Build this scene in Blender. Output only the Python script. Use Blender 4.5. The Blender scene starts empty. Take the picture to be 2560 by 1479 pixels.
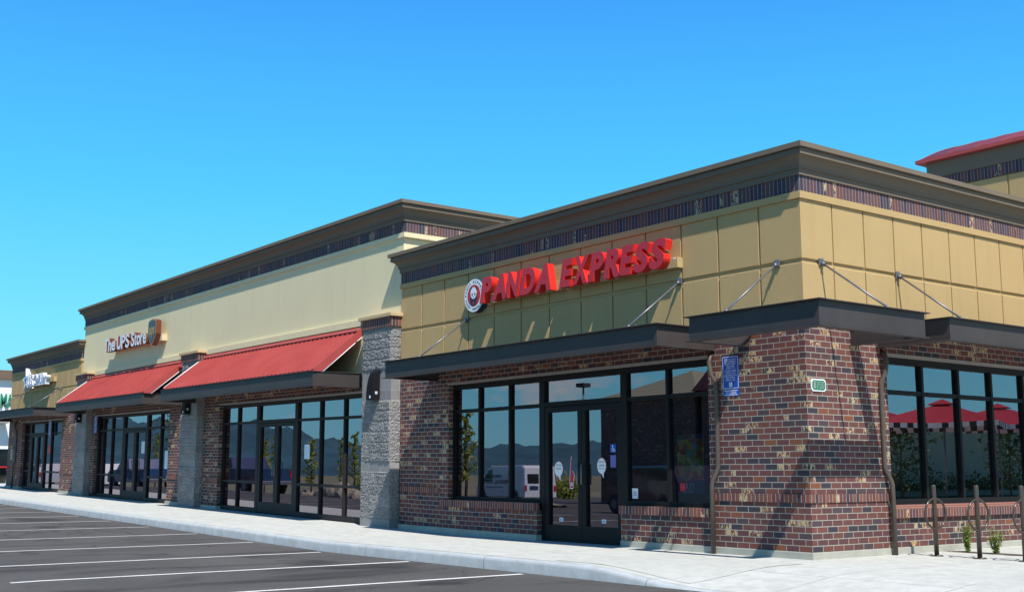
import bpy, bmesh, math, random
from mathutils import Vector, Matrix
random.seed(7)
PI = math.pi
# ------------------------------------------------------------------ camera, world, sun, exposure
SC = bpy.context.scene
COL = SC.collection
cd = bpy.data.cameras.new("camera"); cam = bpy.data.objects.new("camera", cd); COL.objects.link(cam)
SC.camera = cam
cd.sensor_width = 36.0; cd.lens = 2945.96 / 2560 * 36.0
cd.clip_start = 0.05; cd.clip_end = 12000
_yaw, _pitch, _roll = math.radians(-52.709), math.radians(8.584), math.radians(-0.0276)
_f = Vector((math.sin(_yaw) * math.cos(_pitch), math.cos(_yaw) * math.cos(_pitch), math.sin(_pitch)))
_r0 = Vector((math.cos(_yaw), -math.sin(_yaw), 0)); _u0 = _r0.cross(_f)
_r = math.cos(_roll) * _r0 + math.sin(_roll) * _u0; _u = -math.sin(_roll) * _r0 + math.cos(_roll) * _u0
cam.matrix_world = Matrix(((_r.x, _u.x, -_f.x, 9.6608), (_r.y, _u.y, -_f.y, -12.0690), (_r.z, _u.z, -_f.z, 1.0596), (0, 0, 0, 1)))

SUNV = Vector((1.0, -0.40, 1.54)).normalized()
el = math.asin(SUNV.z); az = math.atan2(SUNV.x, SUNV.y)
w = bpy.data.worlds.new("World"); SC.world = w; w.use_nodes = True
nt = w.node_tree; nt.nodes.clear()
sky = nt.nodes.new('ShaderNodeTexSky'); sky.sky_type = 'NISHITA'; sky.sun_disc = False
sky.sun_elevation = el; sky.sun_rotation = az; sky.altitude = 100; sky.air_density = 1.0; sky.dust_density = 0.35; sky.ozone_density = 2.0
hs = nt.nodes.new('ShaderNodeHueSaturation'); hs.inputs['Saturation'].default_value = 1.22; hs.inputs['Value'].default_value = 1.0; hs.inputs['Hue'].default_value = 0.492
bg = nt.nodes.new('ShaderNodeBackground'); bg.inputs['Strength'].default_value = 0.15
wo = nt.nodes.new('ShaderNodeOutputWorld')
# fair-weather clouds low over the hills to the south-west
geo = nt.nodes.new('ShaderNodeTexCoord'); sepw = nt.nodes.new('ShaderNodeSeparateXYZ')
nzw = nt.nodes.new('ShaderNodeTexNoise'); nzw.inputs['Scale'].default_value = 9.0; nzw.inputs['Detail'].default_value = 7; nzw.inputs['Roughness'].default_value = 0.6
mpw = nt.nodes.new('ShaderNodeMapping'); mpw.inputs['Scale'].default_value = (1, 1, 2.6)
rpw = nt.nodes.new('ShaderNodeMapRange'); rpw.inputs['From Min'].default_value = 0.53; rpw.inputs['From Max'].default_value = 0.66
lo = nt.nodes.new('ShaderNodeMapRange'); lo.inputs['From Min'].default_value = 0.13; lo.inputs['From Max'].default_value = 0.05
sd = nt.nodes.new('ShaderNodeMapRange'); sd.inputs['From Min'].default_value = -0.1; sd.inputs['From Max'].default_value = -0.3
m1 = nt.nodes.new('ShaderNodeMath'); m1.operation = 'MULTIPLY'; m2 = nt.nodes.new('ShaderNodeMath'); m2.operation = 'MULTIPLY'
mxw = nt.nodes.new('ShaderNodeMixRGB'); mxw.inputs['Color2'].default_value = (5.6, 5.0, 4.6, 1)
L = nt.links
L.new(geo.outputs['Generated'], sepw.inputs[0]); L.new(geo.outputs['Generated'], mpw.inputs[0]); L.new(mpw.outputs[0], nzw.inputs['Vector'])
L.new(nzw.outputs['Fac'], rpw.inputs['Value']); L.new(sepw.outputs['Z'], lo.inputs['Value']); L.new(sepw.outputs['Y'], sd.inputs['Value'])
L.new(rpw.outputs[0], m1.inputs[0]); L.new(lo.outputs[0], m1.inputs[1]); L.new(m1.outputs[0], m2.inputs[0]); L.new(sd.outputs[0], m2.inputs[1])
rz = nt.nodes.new('ShaderNodeValToRGB'); L.new(sepw.outputs['Z'], rz.inputs[0]); e_ = rz.color_ramp.elements
while len(e_) < 5: e_.new(.5)
for i_, (p_, c_) in enumerate([(0.0, (.23, .80, 1.0)), (.12, (.160, .77, 1.02)), (.23, (.078, .62, 1.04)), (.40, (.042, .36, 1.02)), (.62, (.010, .085, .36))]):
    e_[i_].position = p_; e_[i_].color = (*c_, 1)
sc_ = nt.nodes.new('ShaderNodeVectorMath'); sc_.operation = 'SCALE'; sc_.inputs['Scale'].default_value = 5.6; L.new(rz.outputs[0], sc_.inputs[0])
mg = nt.nodes.new('ShaderNodeMixRGB'); mg.inputs['Fac'].default_value = .88
L.new(sky.outputs[0], hs.inputs['Color']); L.new(hs.outputs[0], mg.inputs['Color1']); L.new(sc_.outputs[0], mg.inputs['Color2']); L.new(mg.outputs[0], mxw.inputs['Color1']); L.new(m2.outputs[0], mxw.inputs['Fac'])
L.new(mxw.outputs[0], bg.inputs['Color']); L.new(bg.outputs[0], wo.inputs['Surface'])
sl = bpy.data.lights.new("sun", 'SUN'); so = bpy.data.objects.new("sun", sl); COL.objects.link(so)
sl.energy = 5.0; sl.angle = math.radians(0.53); sl.color = (1.0, 0.95, 0.87)
so.rotation_euler = SUNV.to_track_quat('Z', 'Y').to_euler(); so.location = (20, -20, 30)
SC.view_settings.view_transform = 'Standard'; SC.view_settings.look = 'None'
SC.view_settings.exposure = 0.25; SC.view_settings.gamma = 1.0; SC.view_settings.use_curve_mapping = False
SC.cycles.max_bounces = 10; SC.cycles.transparent_max_bounces = 12; SC.cycles.glossy_bounces = 4
SC.cycles.use_denoising = True

# ------------------------------------------------------------------ ground shape
def g(x):                                   # the site climbs gently towards the far stores
    return 0.019 * max(0.0, min(34.0, -x - 7.5))
_WF = [(0, 1.0), (3.0, .45), (4.2, .27), (5.3, .2), (6.5, .07), (50, .07)]
def W(x, z):
    f = 1.0
    for (a, fa), (b, fb) in zip(_WF, _WF[1:]):
        if z <= a: f = fa; break
        if z < b: f = fa + (fb - fa) * (z - a) / (b - a); break
    else: f = .07
    return g(x) * f
def sst(t): t = max(0, min(1, t)); return t * t * (3 - 2 * t)
def zs(x, y):                               # sidewalk surface with the ramp at the corner
    if y > -1.0: return g(x)
    return g(x) - 0.145 * sst((x + 1.24) / 2.0) * sst((-y - 1.0) / 1.8)
def za(x, y):                               # asphalt
    k = 1 - sst((-y - 8) / 8.0)
    return g(x) * k - 0.160 - 0.02 * max(0, -y - 8)

# ------------------------------------------------------------------ materials
def nm(name):
    m = bpy.data.materials.new(name); m.use_nodes = True
    return m, m.node_tree, m.node_tree.nodes['Principled BSDF']
def nz(t, scale, detail=4, rough=.55, src='Object', dist=0):
    tc = t.nodes.new('ShaderNodeTexCoord'); n = t.nodes.new('ShaderNodeTexNoise')
    n.inputs['Scale'].default_value = scale; n.inputs['Detail'].default_value = detail; n.inputs['Roughness'].default_value = rough
    n.inputs['Distortion'].default_value = dist
    t.links.new(tc.outputs[src], n.inputs['Vector']); return n
def ramp(t, fac, stops, interp='LINEAR'):
    r = t.nodes.new('ShaderNodeValToRGB'); r.color_ramp.interpolation = interp
    e = r.color_ramp.elements
    while len(e) < len(stops): e.new(.5)
    for i, (p, c) in enumerate(stops):
        e[i].position = p; e[i].color = (*c, 1) if len(c) == 3 else c
    t.links.new(fac, r.inputs[0]); return r
def mix(t, a, b, fac, mode='MIX'):
    m = t.nodes.new('ShaderNodeMixRGB'); m.blend_type = mode
    for s, v in ((m.inputs[0], fac), (m.inputs[1], a), (m.inputs[2], b)):
        if isinstance(v, (int, float)): s.default_value = v
        elif isinstance(v, tuple): s.default_value = (*v, 1)
        else: t.links.new(v, s)
    return m
def bump(t, h, dist, strength=1.0, nrm=None):
    b = t.nodes.new('ShaderNodeBump'); b.inputs['Distance'].default_value = dist; b.inputs['Strength'].default_value = strength
    t.links.new(h, b.inputs['Height'])
    if nrm: t.links.new(nrm, b.inputs['Normal'])
    return b
def math_n(t, op, a, b=None, c=None):
    m = t.nodes.new('ShaderNodeMath'); m.operation = op
    for s, v in zip(m.inputs, (a, b, c)):
        if v is None: continue
        if isinstance(v, (int, float)): s.default_value = v
        else: t.links.new(v, s)
    return m.outputs[0]
def plain(name, col, rough=.6, metal=0, var=.12, scale=6, bmp=0, bscale=40, emit=None):
    m, t, b = nm(name)
    n = nz(t, scale, 6, .6)
    r = ramp(t, n.outputs['Fac'], [(.3, tuple(c * (1 - var) for c in col)), (.7, tuple(min(1, c * (1 + var)) for c in col))])
    t.links.new(r.outputs[0], b.inputs['Base Color'])
    b.inputs['Roughness'].default_value = rough; b.inputs['Metallic'].default_value = metal
    if bmp:
        n2 = nz(t, bscale, 5, .7); bb = bump(t, n2.outputs['Fac'], bmp); t.links.new(bb.outputs[0], b.inputs['Normal'])
    if emit: b.inputs['Emission Color'].default_value = (*col, 1); b.inputs['Emission Strength'].default_value = emit
    return m
def stucco(name, col):
    m, t, b = nm(name)
    n1 = nz(t, 1.1, 5, .6); n2 = nz(t, 320, 3, .7); n3 = nz(t, 14, 5, .6)
    c1 = mix(t, tuple(c * .93 for c in col), tuple(c * 1.06 for c in col), n1.outputs['Fac'])
    c2 = mix(t, c1.outputs[0], tuple(c * .80 for c in col), ramp(t, n2.outputs['Fac'], [(.45, (.0,)*3), (.75, (.5,)*3)]).outputs[0])
    # faint vertical weather streaks
    tc = t.nodes.new('ShaderNodeTexCoord'); mp = t.nodes.new('ShaderNodeMapping'); mp.inputs['Scale'].default_value = (3, 3, .25)
    ns = t.nodes.new('ShaderNodeTexNoise'); ns.inputs['Scale'].default_value = 2; ns.inputs['Detail'].default_value = 5
    t.links.new(tc.outputs['Object'], mp.inputs[0]); t.links.new(mp.outputs[0], ns.inputs['Vector'])
    c3 = mix(t, c2.outputs[0], tuple(c * .82 for c in col), ramp(t, ns.outputs['Fac'], [(.5, (0,)*3), (.8, (.35,)*3)]).outputs[0])
    t.links.new(c3.outputs[0], b.inputs['Base Color']); b.inputs['Roughness'].default_value = .93; b.inputs['Specular IOR Level'].default_value = .2
    bb = bump(t, n2.outputs['Fac'], .004, .7); b2 = bump(t, n3.outputs['Fac'], .006, .35, bb.outputs[0]); t.links.new(b2.outputs[0], b.inputs['Normal'])
    return m
def brick(name, bw, bh, mort, vo=0.0, half=True, stops=None, blotch=.885, swap=False, mcol=(.39, .36, .31), rough=.88):
    m, t, b = nm(name)
    uv = t.nodes.new('ShaderNodeUVMap'); uv.uv_map = 'UV'; sp = t.nodes.new('ShaderNodeSeparateXYZ'); t.links.new(uv.outputs[0], sp.inputs[0])
    U, V = sp.outputs['X'], sp.outputs['Y']
    vr = math_n(t, 'DIVIDE', math_n(t, 'SUBTRACT', V, vo), bh); row = math_n(t, 'FLOOR', vr); fv = math_n(t, 'FRACT', vr)
    ur = math_n(t, 'DIVIDE', U, bw)
    if half: ur = math_n(t, 'ADD', ur, math_n(t, 'MULTIPLY', math_n(t, 'FLOORED_MODULO', row, 2), .5))
    col = math_n(t, 'FLOOR', ur); fu = math_n(t, 'FRACT', ur)
    du = math_n(t, 'MULTIPLY', math_n(t, 'MINIMUM', fu, math_n(t, 'SUBTRACT', 1, fu)), bw)
    dv = math_n(t, 'MULTIPLY', math_n(t, 'MINIMUM', fv, math_n(t, 'SUBTRACT', 1, fv)), bh)
    wob = nz(t, 60, 3, .6); d = math_n(t, 'ADD', math_n(t, 'MINIMUM', du, dv), math_n(t, 'MULTIPLY', math_n(t, 'SUBTRACT', wob.outputs['Fac'], .5), .004))
    mr = t.nodes.new('ShaderNodeMapRange'); mr.inputs['From Min'].default_value = mort * .5 - .001; mr.inputs['From Max'].default_value = mort * .5 + .0015
    t.links.new(d, mr.inputs['Value']); mask = mr.outputs[0]
    cx = t.nodes.new('ShaderNodeCombineXYZ'); t.links.new(col, cx.inputs[0]); t.links.new(row, cx.inputs[1])
    wn = t.nodes.new('ShaderNodeTexWhiteNoise'); wn.noise_dimensions = '2D'; t.links.new(cx.outputs[0], wn.inputs['Vector'])
    cx2 = t.nodes.new('ShaderNodeCombineXYZ'); t.links.new(col, cx2.inputs[0]); t.links.new(math_n(t, 'ADD', row, 71.3), cx2.inputs[1])
    wn2 = t.nodes.new('ShaderNodeTexWhiteNoise'); wn2.noise_dimensions = '2D'; t.links.new(cx2.outputs[0], wn2.inputs['Vector'])
    base = ramp(t, wn.outputs['Value'], stops, 'CONSTANT')
    n1 = nz(t, 24, 5, .65); c1 = mix(t, base.outputs[0], (.015, .010, .012), math_n(t, 'MULTIPLY', math_n(t, 'SUBTRACT', n1.outputs['Fac'], .35), .55))
    n0 = nz(t, 90, 3, .7); c1 = mix(t, c1.outputs[0], ramp(t, n0.outputs['Fac'], [(.3, (.75,)*3), (.7, (1.25,)*3)]).outputs[0], .6, 'MULTIPLY')
    # tan and cream flashed patches on some bricks, clustered in drifts
    n2 = nz(t, 17, 3, .5, dist=1.2); mp2 = t.nodes.new('ShaderNodeMapping'); mp2.inputs['Scale'].default_value = (1.5, 1.5, .55); mp2.inputs['Rotation'].default_value = (.25, .25, 0); lk = n2.inputs['Vector'].links[0]; src_ = lk.from_socket; t.links.remove(lk); t.links.new(src_, mp2.inputs[0]); t.links.new(mp2.outputs[0], n2.inputs['Vector']); big = nz(t, .9, 3, .6)
    bsel = math_n(t, 'GREATER_THAN', math_n(t, 'ADD', wn2.outputs['Value'], math_n(t, 'MULTIPLY', math_n(t, 'SUBTRACT', big.outputs['Fac'], .5), .45)), blotch)
    bl = math_n(t, 'MULTIPLY', bsel, ramp(t, n2.outputs['Fac'], [(.48, (0,)*3), (.53, (1,)*3)]).outputs[0])
    c2 = mix(t, c1.outputs[0], mix(t, (.34, .22, .10), (.62, .49, .30), n1.outputs['Fac']).outputs[0], bl)
    nm_ = nz(t, 45, 4, .6); mc = mix(t, tuple(c * .8 for c in mcol), tuple(c * 1.15 for c in mcol), nm_.outputs['Fac'])
    c3 = mix(t, mc.outputs[0], c2.outputs[0], mask)
    ng = nz(t, .7, 4, .6); c4 = mix(t, c3.outputs[0], ramp(t, ng.outputs['Fac'], [(.3, (.86,)*3), (.7, (1.1,)*3)]).outputs[0], .7, 'MULTIPLY')
    t.links.new(c4.outputs[0], b.inputs['Base Color']); b.inputs['Roughness'].default_value = rough; b.inputs['Specular IOR Level'].default_value = .25
    hsum = math_n(t, 'ADD', mask, math_n(t, 'MULTIPLY', n0.outputs['Fac'], .25))
    hsum = math_n(t, 'ADD', hsum, math_n(t, 'MULTIPLY', wn2.outputs['Value'], .15))
    bb = bump(t, hsum, .007, .9); t.links.new(bb.outputs[0], b.inputs['Normal'])
    return m
BR_OLD = [(0, (.155, .058, .050)), (.2, (.185, .070, .062)), (.36, (.135, .052, .055)), (.5, (.22, .075, .052)), (.60, (.115, .050, .052)), (.72, (.17, .064, .060)), (.83, (.050, .048, .064)), (.93, (.075, .055, .065)), (.975, (.27, .10, .055))]
BR = [(0, (.165, .066, .056)), (.2, (.130, .056, .056)), (.38, (.185, .070, .055)), (.52, (.115, .054, .055)), (.64, (.150, .062, .060)), (.78, (.052, .048, .060)), (.87, (.085, .060, .066)), (.955, (.23, .085, .045)), (.985, (.16, .065, .05))]
BD = [(0, (.10, .060, .075)), (.2, (.155, .075, .070)), (.4, (.075, .058, .085)), (.55, (.13, .068, .078)), (.7, (.18, .070, .058)), (.82, (.055, .05, .075)), (.92, (.12, .075, .08))]
RD = [(0, (.20, .075, .060)), (.2, (.16, .060, .056)), (.4, (.25, .085, .055)), (.6, (.14, .056, .060)), (.8, (.19, .085, .070)), (.93, (.075, .05, .06))]
M = {}
M['brick'] = brick('brick_running_bond', .2065, .0786, .0105, .088, stops=BR)
M['soldier'] = brick('brick_frieze_upright', .0690, 20.0, .0105, -8.0, half=False, stops=BD, blotch=.93, mcol=(.30, .27, .27))
M['rowlock'] = brick('brick_rowlock', .0690, 20.0, .0095, -8.0, half=False, stops=RD, blotch=.97)
def cmu(name, split):
    m, t, b = nm(name)
    uv = t.nodes.new('ShaderNodeUVMap'); uv.uv_map = 'UV'
    br = t.nodes.new('ShaderNodeTexBrick'); br.inputs['Scale'].default_value = 1; br.inputs['Brick Width'].default_value = .406; br.inputs['Row Height'].default_value = .2032
    br.inputs['Mortar Size'].default_value = .005; br.inputs['Color1'].default_value = (.225, .222, .22, 1); br.inputs['Color2'].default_value = (.285, .28, .275, 1)
    br.inputs['Mortar'].default_value = (.34, .33, .31, 1); t.links.new(uv.outputs[0], br.inputs['Vector'])
    n = nz(t, 70 if split else 110, 5, .7); n2 = nz(t, 3, 4, .6)
    c = mix(t, br.outputs['Color'], ramp(t, n.outputs['Fac'], [(.36, (.28,)*3), (.5, (.95,)*3), (.64, (1.9,)*3)]).outputs[0], .9 if split else .35, 'MULTIPLY')
    c = mix(t, c.outputs[0], ramp(t, n2.outputs['Fac'], [(.3, (.85,)*3), (.7, (1.12,)*3)]).outputs[0], .6, 'MULTIPLY')
    t.links.new(c.outputs[0], b.inputs['Base Color']); b.inputs['Roughness'].default_value = .95; b.inputs['Specular IOR Level'].default_value = .15
    n3 = nz(t, 34, 6, .7); bb = bump(t, n3.outputs['Fac'], .03 if split else .002, .8); t.links.new(bb.outputs[0], b.inputs['Normal'])
    return m
M['cmu_split'] = cmu('split_face_block', True); M['cmu_smooth'] = cmu('smooth_block', False)
M['stucco_gold'] = stucco('gold_stucco', (.53, .365, .170))
M['stucco_cream'] = stucco('cream_stucco', (.84, .735, .46))
M['cornice'] = stucco('taupe_cornice_coat', (.20, .158, .118))
M['cap'] = stucco('gold_cap_coat', (.60, .44, .25))
M['plinth'] = plain('concrete_plinth', (.40, .39, .33), .9, var=.15, scale=3, bmp=.003, bscale=80)
M['bronze'] = plain('dark_bronze_paint', (.055, .047, .046), .55, .0, .14, 2.2); M['bronze'].node_tree.nodes['Principled BSDF'].inputs['Specular IOR Level'].default_value = .28
M['frame'] = plain('black_window_frame', (.011, .011, .012), .55, 0, .1, 3)
M['frame2'] = plain('bronze_window_frame', (.024, .021, .022), .55, 0, .1, 3)
for k_ in ('frame', 'frame2'): M[k_].node_tree.nodes['Principled BSDF'].inputs['Specular IOR Level'].default_value = .18
M['rod'] = plain('grey_steel_rod', (.20, .20, .22), .4, .5, .15, 10)
M['lintel'] = plain('steel_lintel', (.30, .28, .26), .5, 0, .1, 5)
M['pipe'] = plain('brown_pipe_paint', (.085, .065, .052), .45, 0, .12, 4)
M['rack'] = plain('bronze_powder_coat', (.075, .055, .045), .26, .25, .12, 6)
M['white_paint'] = plain('white_line_paint', (.78, .79, .78), .7, 0, .07, 14)
def wornpaint():
    m, t, b = nm('worn_line_paint'); n = nz(t, 26, 6, .75); n2 = nz(t, 1.3, 3, .6)
    h_ = math_n(t, 'ADD', n.outputs['Fac'], math_n(t, 'MULTIPLY', math_n(t, 'SUBTRACT', n2.outputs['Fac'], .5), .35))
    r = ramp(t, h_, [(.30, (.12, .115, .11)), (.40, (.62, .62, .60)), (.6, (.80, .80, .78))]); t.links.new(r.outputs[0], b.inputs['Base Color']); b.inputs['Roughness'].default_value = .8; return m
M['white_paint'] = wornpaint()
M['roof_dark'] = plain('flat_roof_membrane', (.25, .25, .24), .9)
def redmetal():
    m, t, b = nm('red_standing_seam_metal'); n = nz(t, 1.6, 4, .6)
    r = ramp(t, n.outputs['Fac'], [(.3, (.36, .058, .054)), (.7, (.42, .078, .070))]); t.links.new(r.outputs[0], b.inputs['Base Color'])
    b.inputs['Roughness'].default_value = .5; b.inputs['Specular IOR Level'].default_value = .4
    n2 = nz(t, 5, 2, .5); bb = bump(t, n2.outputs['Fac'], .003, .4); t.links.new(bb.outputs[0], b.inputs['Normal']); return m
M['redmetal'] = redmetal()
M['red_side'] = plain('red_sign_return', (.80, .030, .022), .35, 0, .05, 3)
M['red_face'] = plain('red_sign_face', (.52, .012, .026), .4, 0, .04, 3)
M['white'] = plain('white_plastic', (.82, .82, .84), .4, 0, .03, 4)
M['black'] = plain('black_vinyl', (.015, .018, .022), .5, 0, .05, 4)
M['navy'] = plain('navy_vinyl', (.02, .05, .10), .5, 0, .05, 4)
M['blue'] = plain('sign_blue', (.008, .075, .42), .45, 0, .05, 3)
M['uslblue'] = plain('letter_blue', (.03, .12, .38), .45, 0, .05, 3)
M['green'] = plain('sign_green', (.015, .22, .13), .5, 0, .05, 3)
M['brownsign'] = plain('brown_letter_return', (.17, .045, .022), .45, 0, .06, 3)
M['shield'] = plain('shield_brown', (.055, .045, .06), .4, 0, .06, 3)
M['goldsign'] = plain('gold_trim', (.42, .27, .09), .4, .2, .08, 3)
M['raceway'] = stucco('raceway_paint', (.50, .38, .19))
M['racewaycream'] = stucco('raceway_cream', (.70, .58, .38))
M['lens'] = plain('clear_lamp_lens', (.65, .75, .85), .15, 0, .02, 3)
M['bark'] = plain('bark', (.10, .075, .05), .9, 0, .3, 14, .01, 20)
M['mulch'] = plain('bark_mulch', (.10, .06, .045), .95, 0, .5, 40, .02, 60)
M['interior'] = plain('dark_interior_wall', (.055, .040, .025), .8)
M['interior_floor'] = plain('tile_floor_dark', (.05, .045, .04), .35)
def leafmat(name, a, b_):
    m, t, b = nm(name); n = nz(t, 8, 3, .6); tcn = t.nodes.new('ShaderNodeObjectInfo')
    r = ramp(t, n.outputs['Fac'], [(.3, a), (.7, b_)]); t.links.new(r.outputs[0], b.inputs['Base Color']); b.inputs['Roughness'].default_value = .55
    tr = t.nodes.new('ShaderNodeBsdfTranslucent'); t.links.new(r.outputs[0], tr.inputs[0]); ms = t.nodes.new('ShaderNodeMixShader'); ms.inputs[0].default_value = .35
    out = t.nodes['Material Output']; t.links.new(b.outputs[0], ms.inputs[1]); t.links.new(tr.outputs[0], ms.inputs[2]); t.links.new(ms.outputs[0], out.inputs[0]); return m
M['leaf_light'] = leafmat('young_leaf', (.13, .20, .03), (.26, .32, .05)); M['leaf_dark'] = leafmat('tree_leaf', (.04, .085, .02), (.10, .14, .03))
M['leaf_yellow'] = leafmat('pale_leaf', (.24, .28, .04), (.42, .42, .07))
def glassmat(name, tint, ior, rough=.0):
    m, t, b = nm(name); t.nodes.remove(b); out = t.nodes['Material Output']
    tr = t.nodes.new('ShaderNodeBsdfTransparent'); tr.inputs[0].default_value = (*tint, 1)
    gl = t.nodes.new('ShaderNodeBsdfGlossy'); gl.inputs['Roughness'].default_value = rough; gl.inputs['Color'].default_value = (.93, .86, .97, 1)
    fr = t.nodes.new('ShaderNodeFresnel'); fr.inputs[0].default_value = ior
    n = nz(t, .55, 2, .5); bb = bump(t, n.outputs['Fac'], .006, .25)
    t.links.new(bb.outputs[0], gl.inputs['Normal'])
    mr = t.nodes.new('ShaderNodeMapRange'); mr.inputs['To Min'].default_value = 0.18; mr.inputs['To Max'].default_value = 1.0; t.links.new(fr.outputs[0], mr.inputs['Value'])
    ms = t.nodes.new('ShaderNodeMixShader'); t.links.new(mr.outputs[0], ms.inputs[0]); t.links.new(tr.outputs[0], ms.inputs[1]); t.links.new(gl.outputs[0], ms.inputs[2]); t.links.new(ms.outputs[0], out.inputs[0])
    return m
M['glass'] = glassmat('tinted_store_glass', (.16, .19, .20), 2.15)
M['glass_clear'] = glassmat('restaurant_glass', (.60, .62, .60), 2.0)
M['carglass'] = plain('dark_car_glass', (.012, .014, .016), .08, 0, .02, 2)
def concrete(name, col, joint=1.5, tooled=False, jx=True):
    m, t, b = nm(name)
    n1 = nz(t, .8, 6, .65); n2 = nz(t, 60, 5, .7); n3 = nz(t, 5, 6, .65, dist=.5)
    c = mix(t, tuple(k * .88 for k in col), tuple(min(.95, k * 1.08) for k in col), n1.outputs['Fac'])
    c = mix(t, c.outputs[0], ramp(t, n2.outputs['Fac'], [(.3, (.88,)*3), (.7, (1.08,)*3)]).outputs[0], .5, 'MULTIPLY')
    c = mix(t, c.outputs[0], ramp(t, n3.outputs['Fac'], [(.40, (.82, .83, .82)), (.6, (1.03,)*3)]).outputs[0], .7, 'MULTIPLY')
    n4 = nz(t, 22, 2, .5); c = mix(t, c.outputs[0], ramp(t, n4.outputs['Fac'], [(.70, (1,)*3), (.76, (.66, .64, .60))]).outputs[0], .5, 'MULTIPLY')
    h = n2.outputs['Fac']; hd = .0015
    if joint:
        tc = t.nodes.new('ShaderNodeTexCoord'); sp = t.nodes.new('ShaderNodeSeparateXYZ'); t.links.new(tc.outputs['Object'], sp.inputs[0])
        fx = math_n(t, 'FRACT', math_n(t, 'DIVIDE', math_n(t, 'ADD', sp.outputs['X'], .07), joint))
        d = math_n(t, 'MULTIPLY', math_n(t, 'MINIMUM', fx, math_n(t, 'SUBTRACT', 1, fx)), joint)
        if not tooled and jx:
            fy = math_n(t, 'FRACT', math_n(t, 'DIVIDE', math_n(t, 'ADD', sp.outputs['Y'], .1), joint * .95))
            d = math_n(t, 'MINIMUM', d, math_n(t, 'MULTIPLY', math_n(t, 'MINIMUM', fy, math_n(t, 'SUBTRACT', 1, fy)), joint))
        mr = t.nodes.new('ShaderNodeMapRange'); mr.inputs['From Min'].default_value = .003 if not tooled else .0; mr.inputs['From Max'].default_value = .010 if not tooled else .012
        t.links.new(d, mr.inputs['Value'])
        c = mix(t, tuple(k * (.55 if not tooled else .80) for k in col), c.outputs[0], mr.outputs[0])
        h = math_n(t, 'ADD', math_n(t, 'MULTIPLY', n2.outputs['Fac'], .2), mr.outputs[0]); hd = .006
    t.links.new(c.outputs[0], b.inputs['Base Color']); b.inputs['Roughness'].default_value = .9; b.inputs['Specular IOR Level'].default_value = .25
    bb = bump(t, h, hd, .8); t.links.new(bb.outputs[0], b.inputs['Normal']); return m
M['sidewalk'] = concrete('sidewalk_concrete', (.55, .56, .525), 1.52)
M['kerb'] = concrete('kerb_concrete', (.46, .49, .50), 3.05, jx=False)
M['tooled'] = concrete('tooled_ramp_concrete', (.56, .57, .53), .045, True)
def asphalt():
    m, t, b = nm('asphalt')
    n1 = nz(t, 130, 3, .8); n2 = nz(t, .5, 6, .62); tc = t.nodes.new('ShaderNodeTexCoord'); mp = t.nodes.new('ShaderNodeMapping'); mp.inputs['Scale'].default_value = (1.2, .28, 1); mp.inputs['Rotation'].default_value = (0, 0, .35)
    ns = t.nodes.new('ShaderNodeTexNoise'); ns.inputs['Scale'].default_value = .9; ns.inputs['Detail'].default_value = 6; t.links.new(tc.outputs['Object'], mp.inputs[0]); t.links.new(mp.outputs[0], ns.inputs['Vector'])
    c = ramp(t, n1.outputs['Fac'], [(.25, (.048, .046, .046)), (.55, (.098, .094, .090)), (.8, (.20, .195, .19))])
    c = mix(t, c.outputs[0], ramp(t, n2.outputs['Fac'], [(.3, (.8,)*3), (.7, (1.2,)*3)]).outputs[0], .8, 'MULTIPLY')
    c = mix(t, c.outputs[0], (.028, .027, .030), ramp(t, ns.outputs['Fac'], [(.56, (0,)*3), (.72, (.75,)*3)]).outputs[0])
    no = nz(t, .62, 3, .45, dist=.4); nf = nz(t, 9, 5, .7)      # oil drips and faint tyre polish
    c = mix(t, c.outputs[0], (.018, .017, .018), math_n(t, 'MULTIPLY', ramp(t, no.outputs['Fac'], [(.62, (0,)*3), (.70, (1,)*3)]).outputs[0], math_n(t, 'MULTIPLY', nf.outputs['Fac'], 1.1)))
    vo = t.nodes.new('ShaderNodeTexVoronoi'); vo.feature = 'DISTANCE_TO_EDGE'; vo.inputs['Scale'].default_value = .16; nw = nz(t, 1.6, 5, .6)
    vm = t.nodes.new('ShaderNodeVectorMath'); vm.operation = 'ADD'; t.links.new(tc.outputs['Object'], vm.inputs[0]); t.links.new(nw.outputs['Color'], vm.inputs[1]); t.links.new(vm.outputs[0], vo.inputs['Vector'])
    c = mix(t, c.outputs[0], (.02, .02, .02), ramp(t, vo.outputs['Distance'], [(.0, (.8,)*3), (.0022, (0,)*3)]).outputs[0])
    t.links.new(c.outputs[0], b.inputs['Base Color']); b.inputs['Roughness'].default_value = .92; b.inputs['Specular IOR Level'].default_value = .2
    bb = bump(t, n1.outputs['Fac'], .006, .8); t.links.new(bb.outputs[0], b.inputs['Normal']); return m
M['asphalt'] = asphalt()
M['earth'] = plain('dry_grass_earth', (.17, .15, .08), .95, 0, .3, .02)
M['hill'] = plain('haze_blue_forest_hill', (.028, .088, .115), .98, 0, .35, .004)  # forest green pushed to blue: distance haze painted into the base colour

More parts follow.
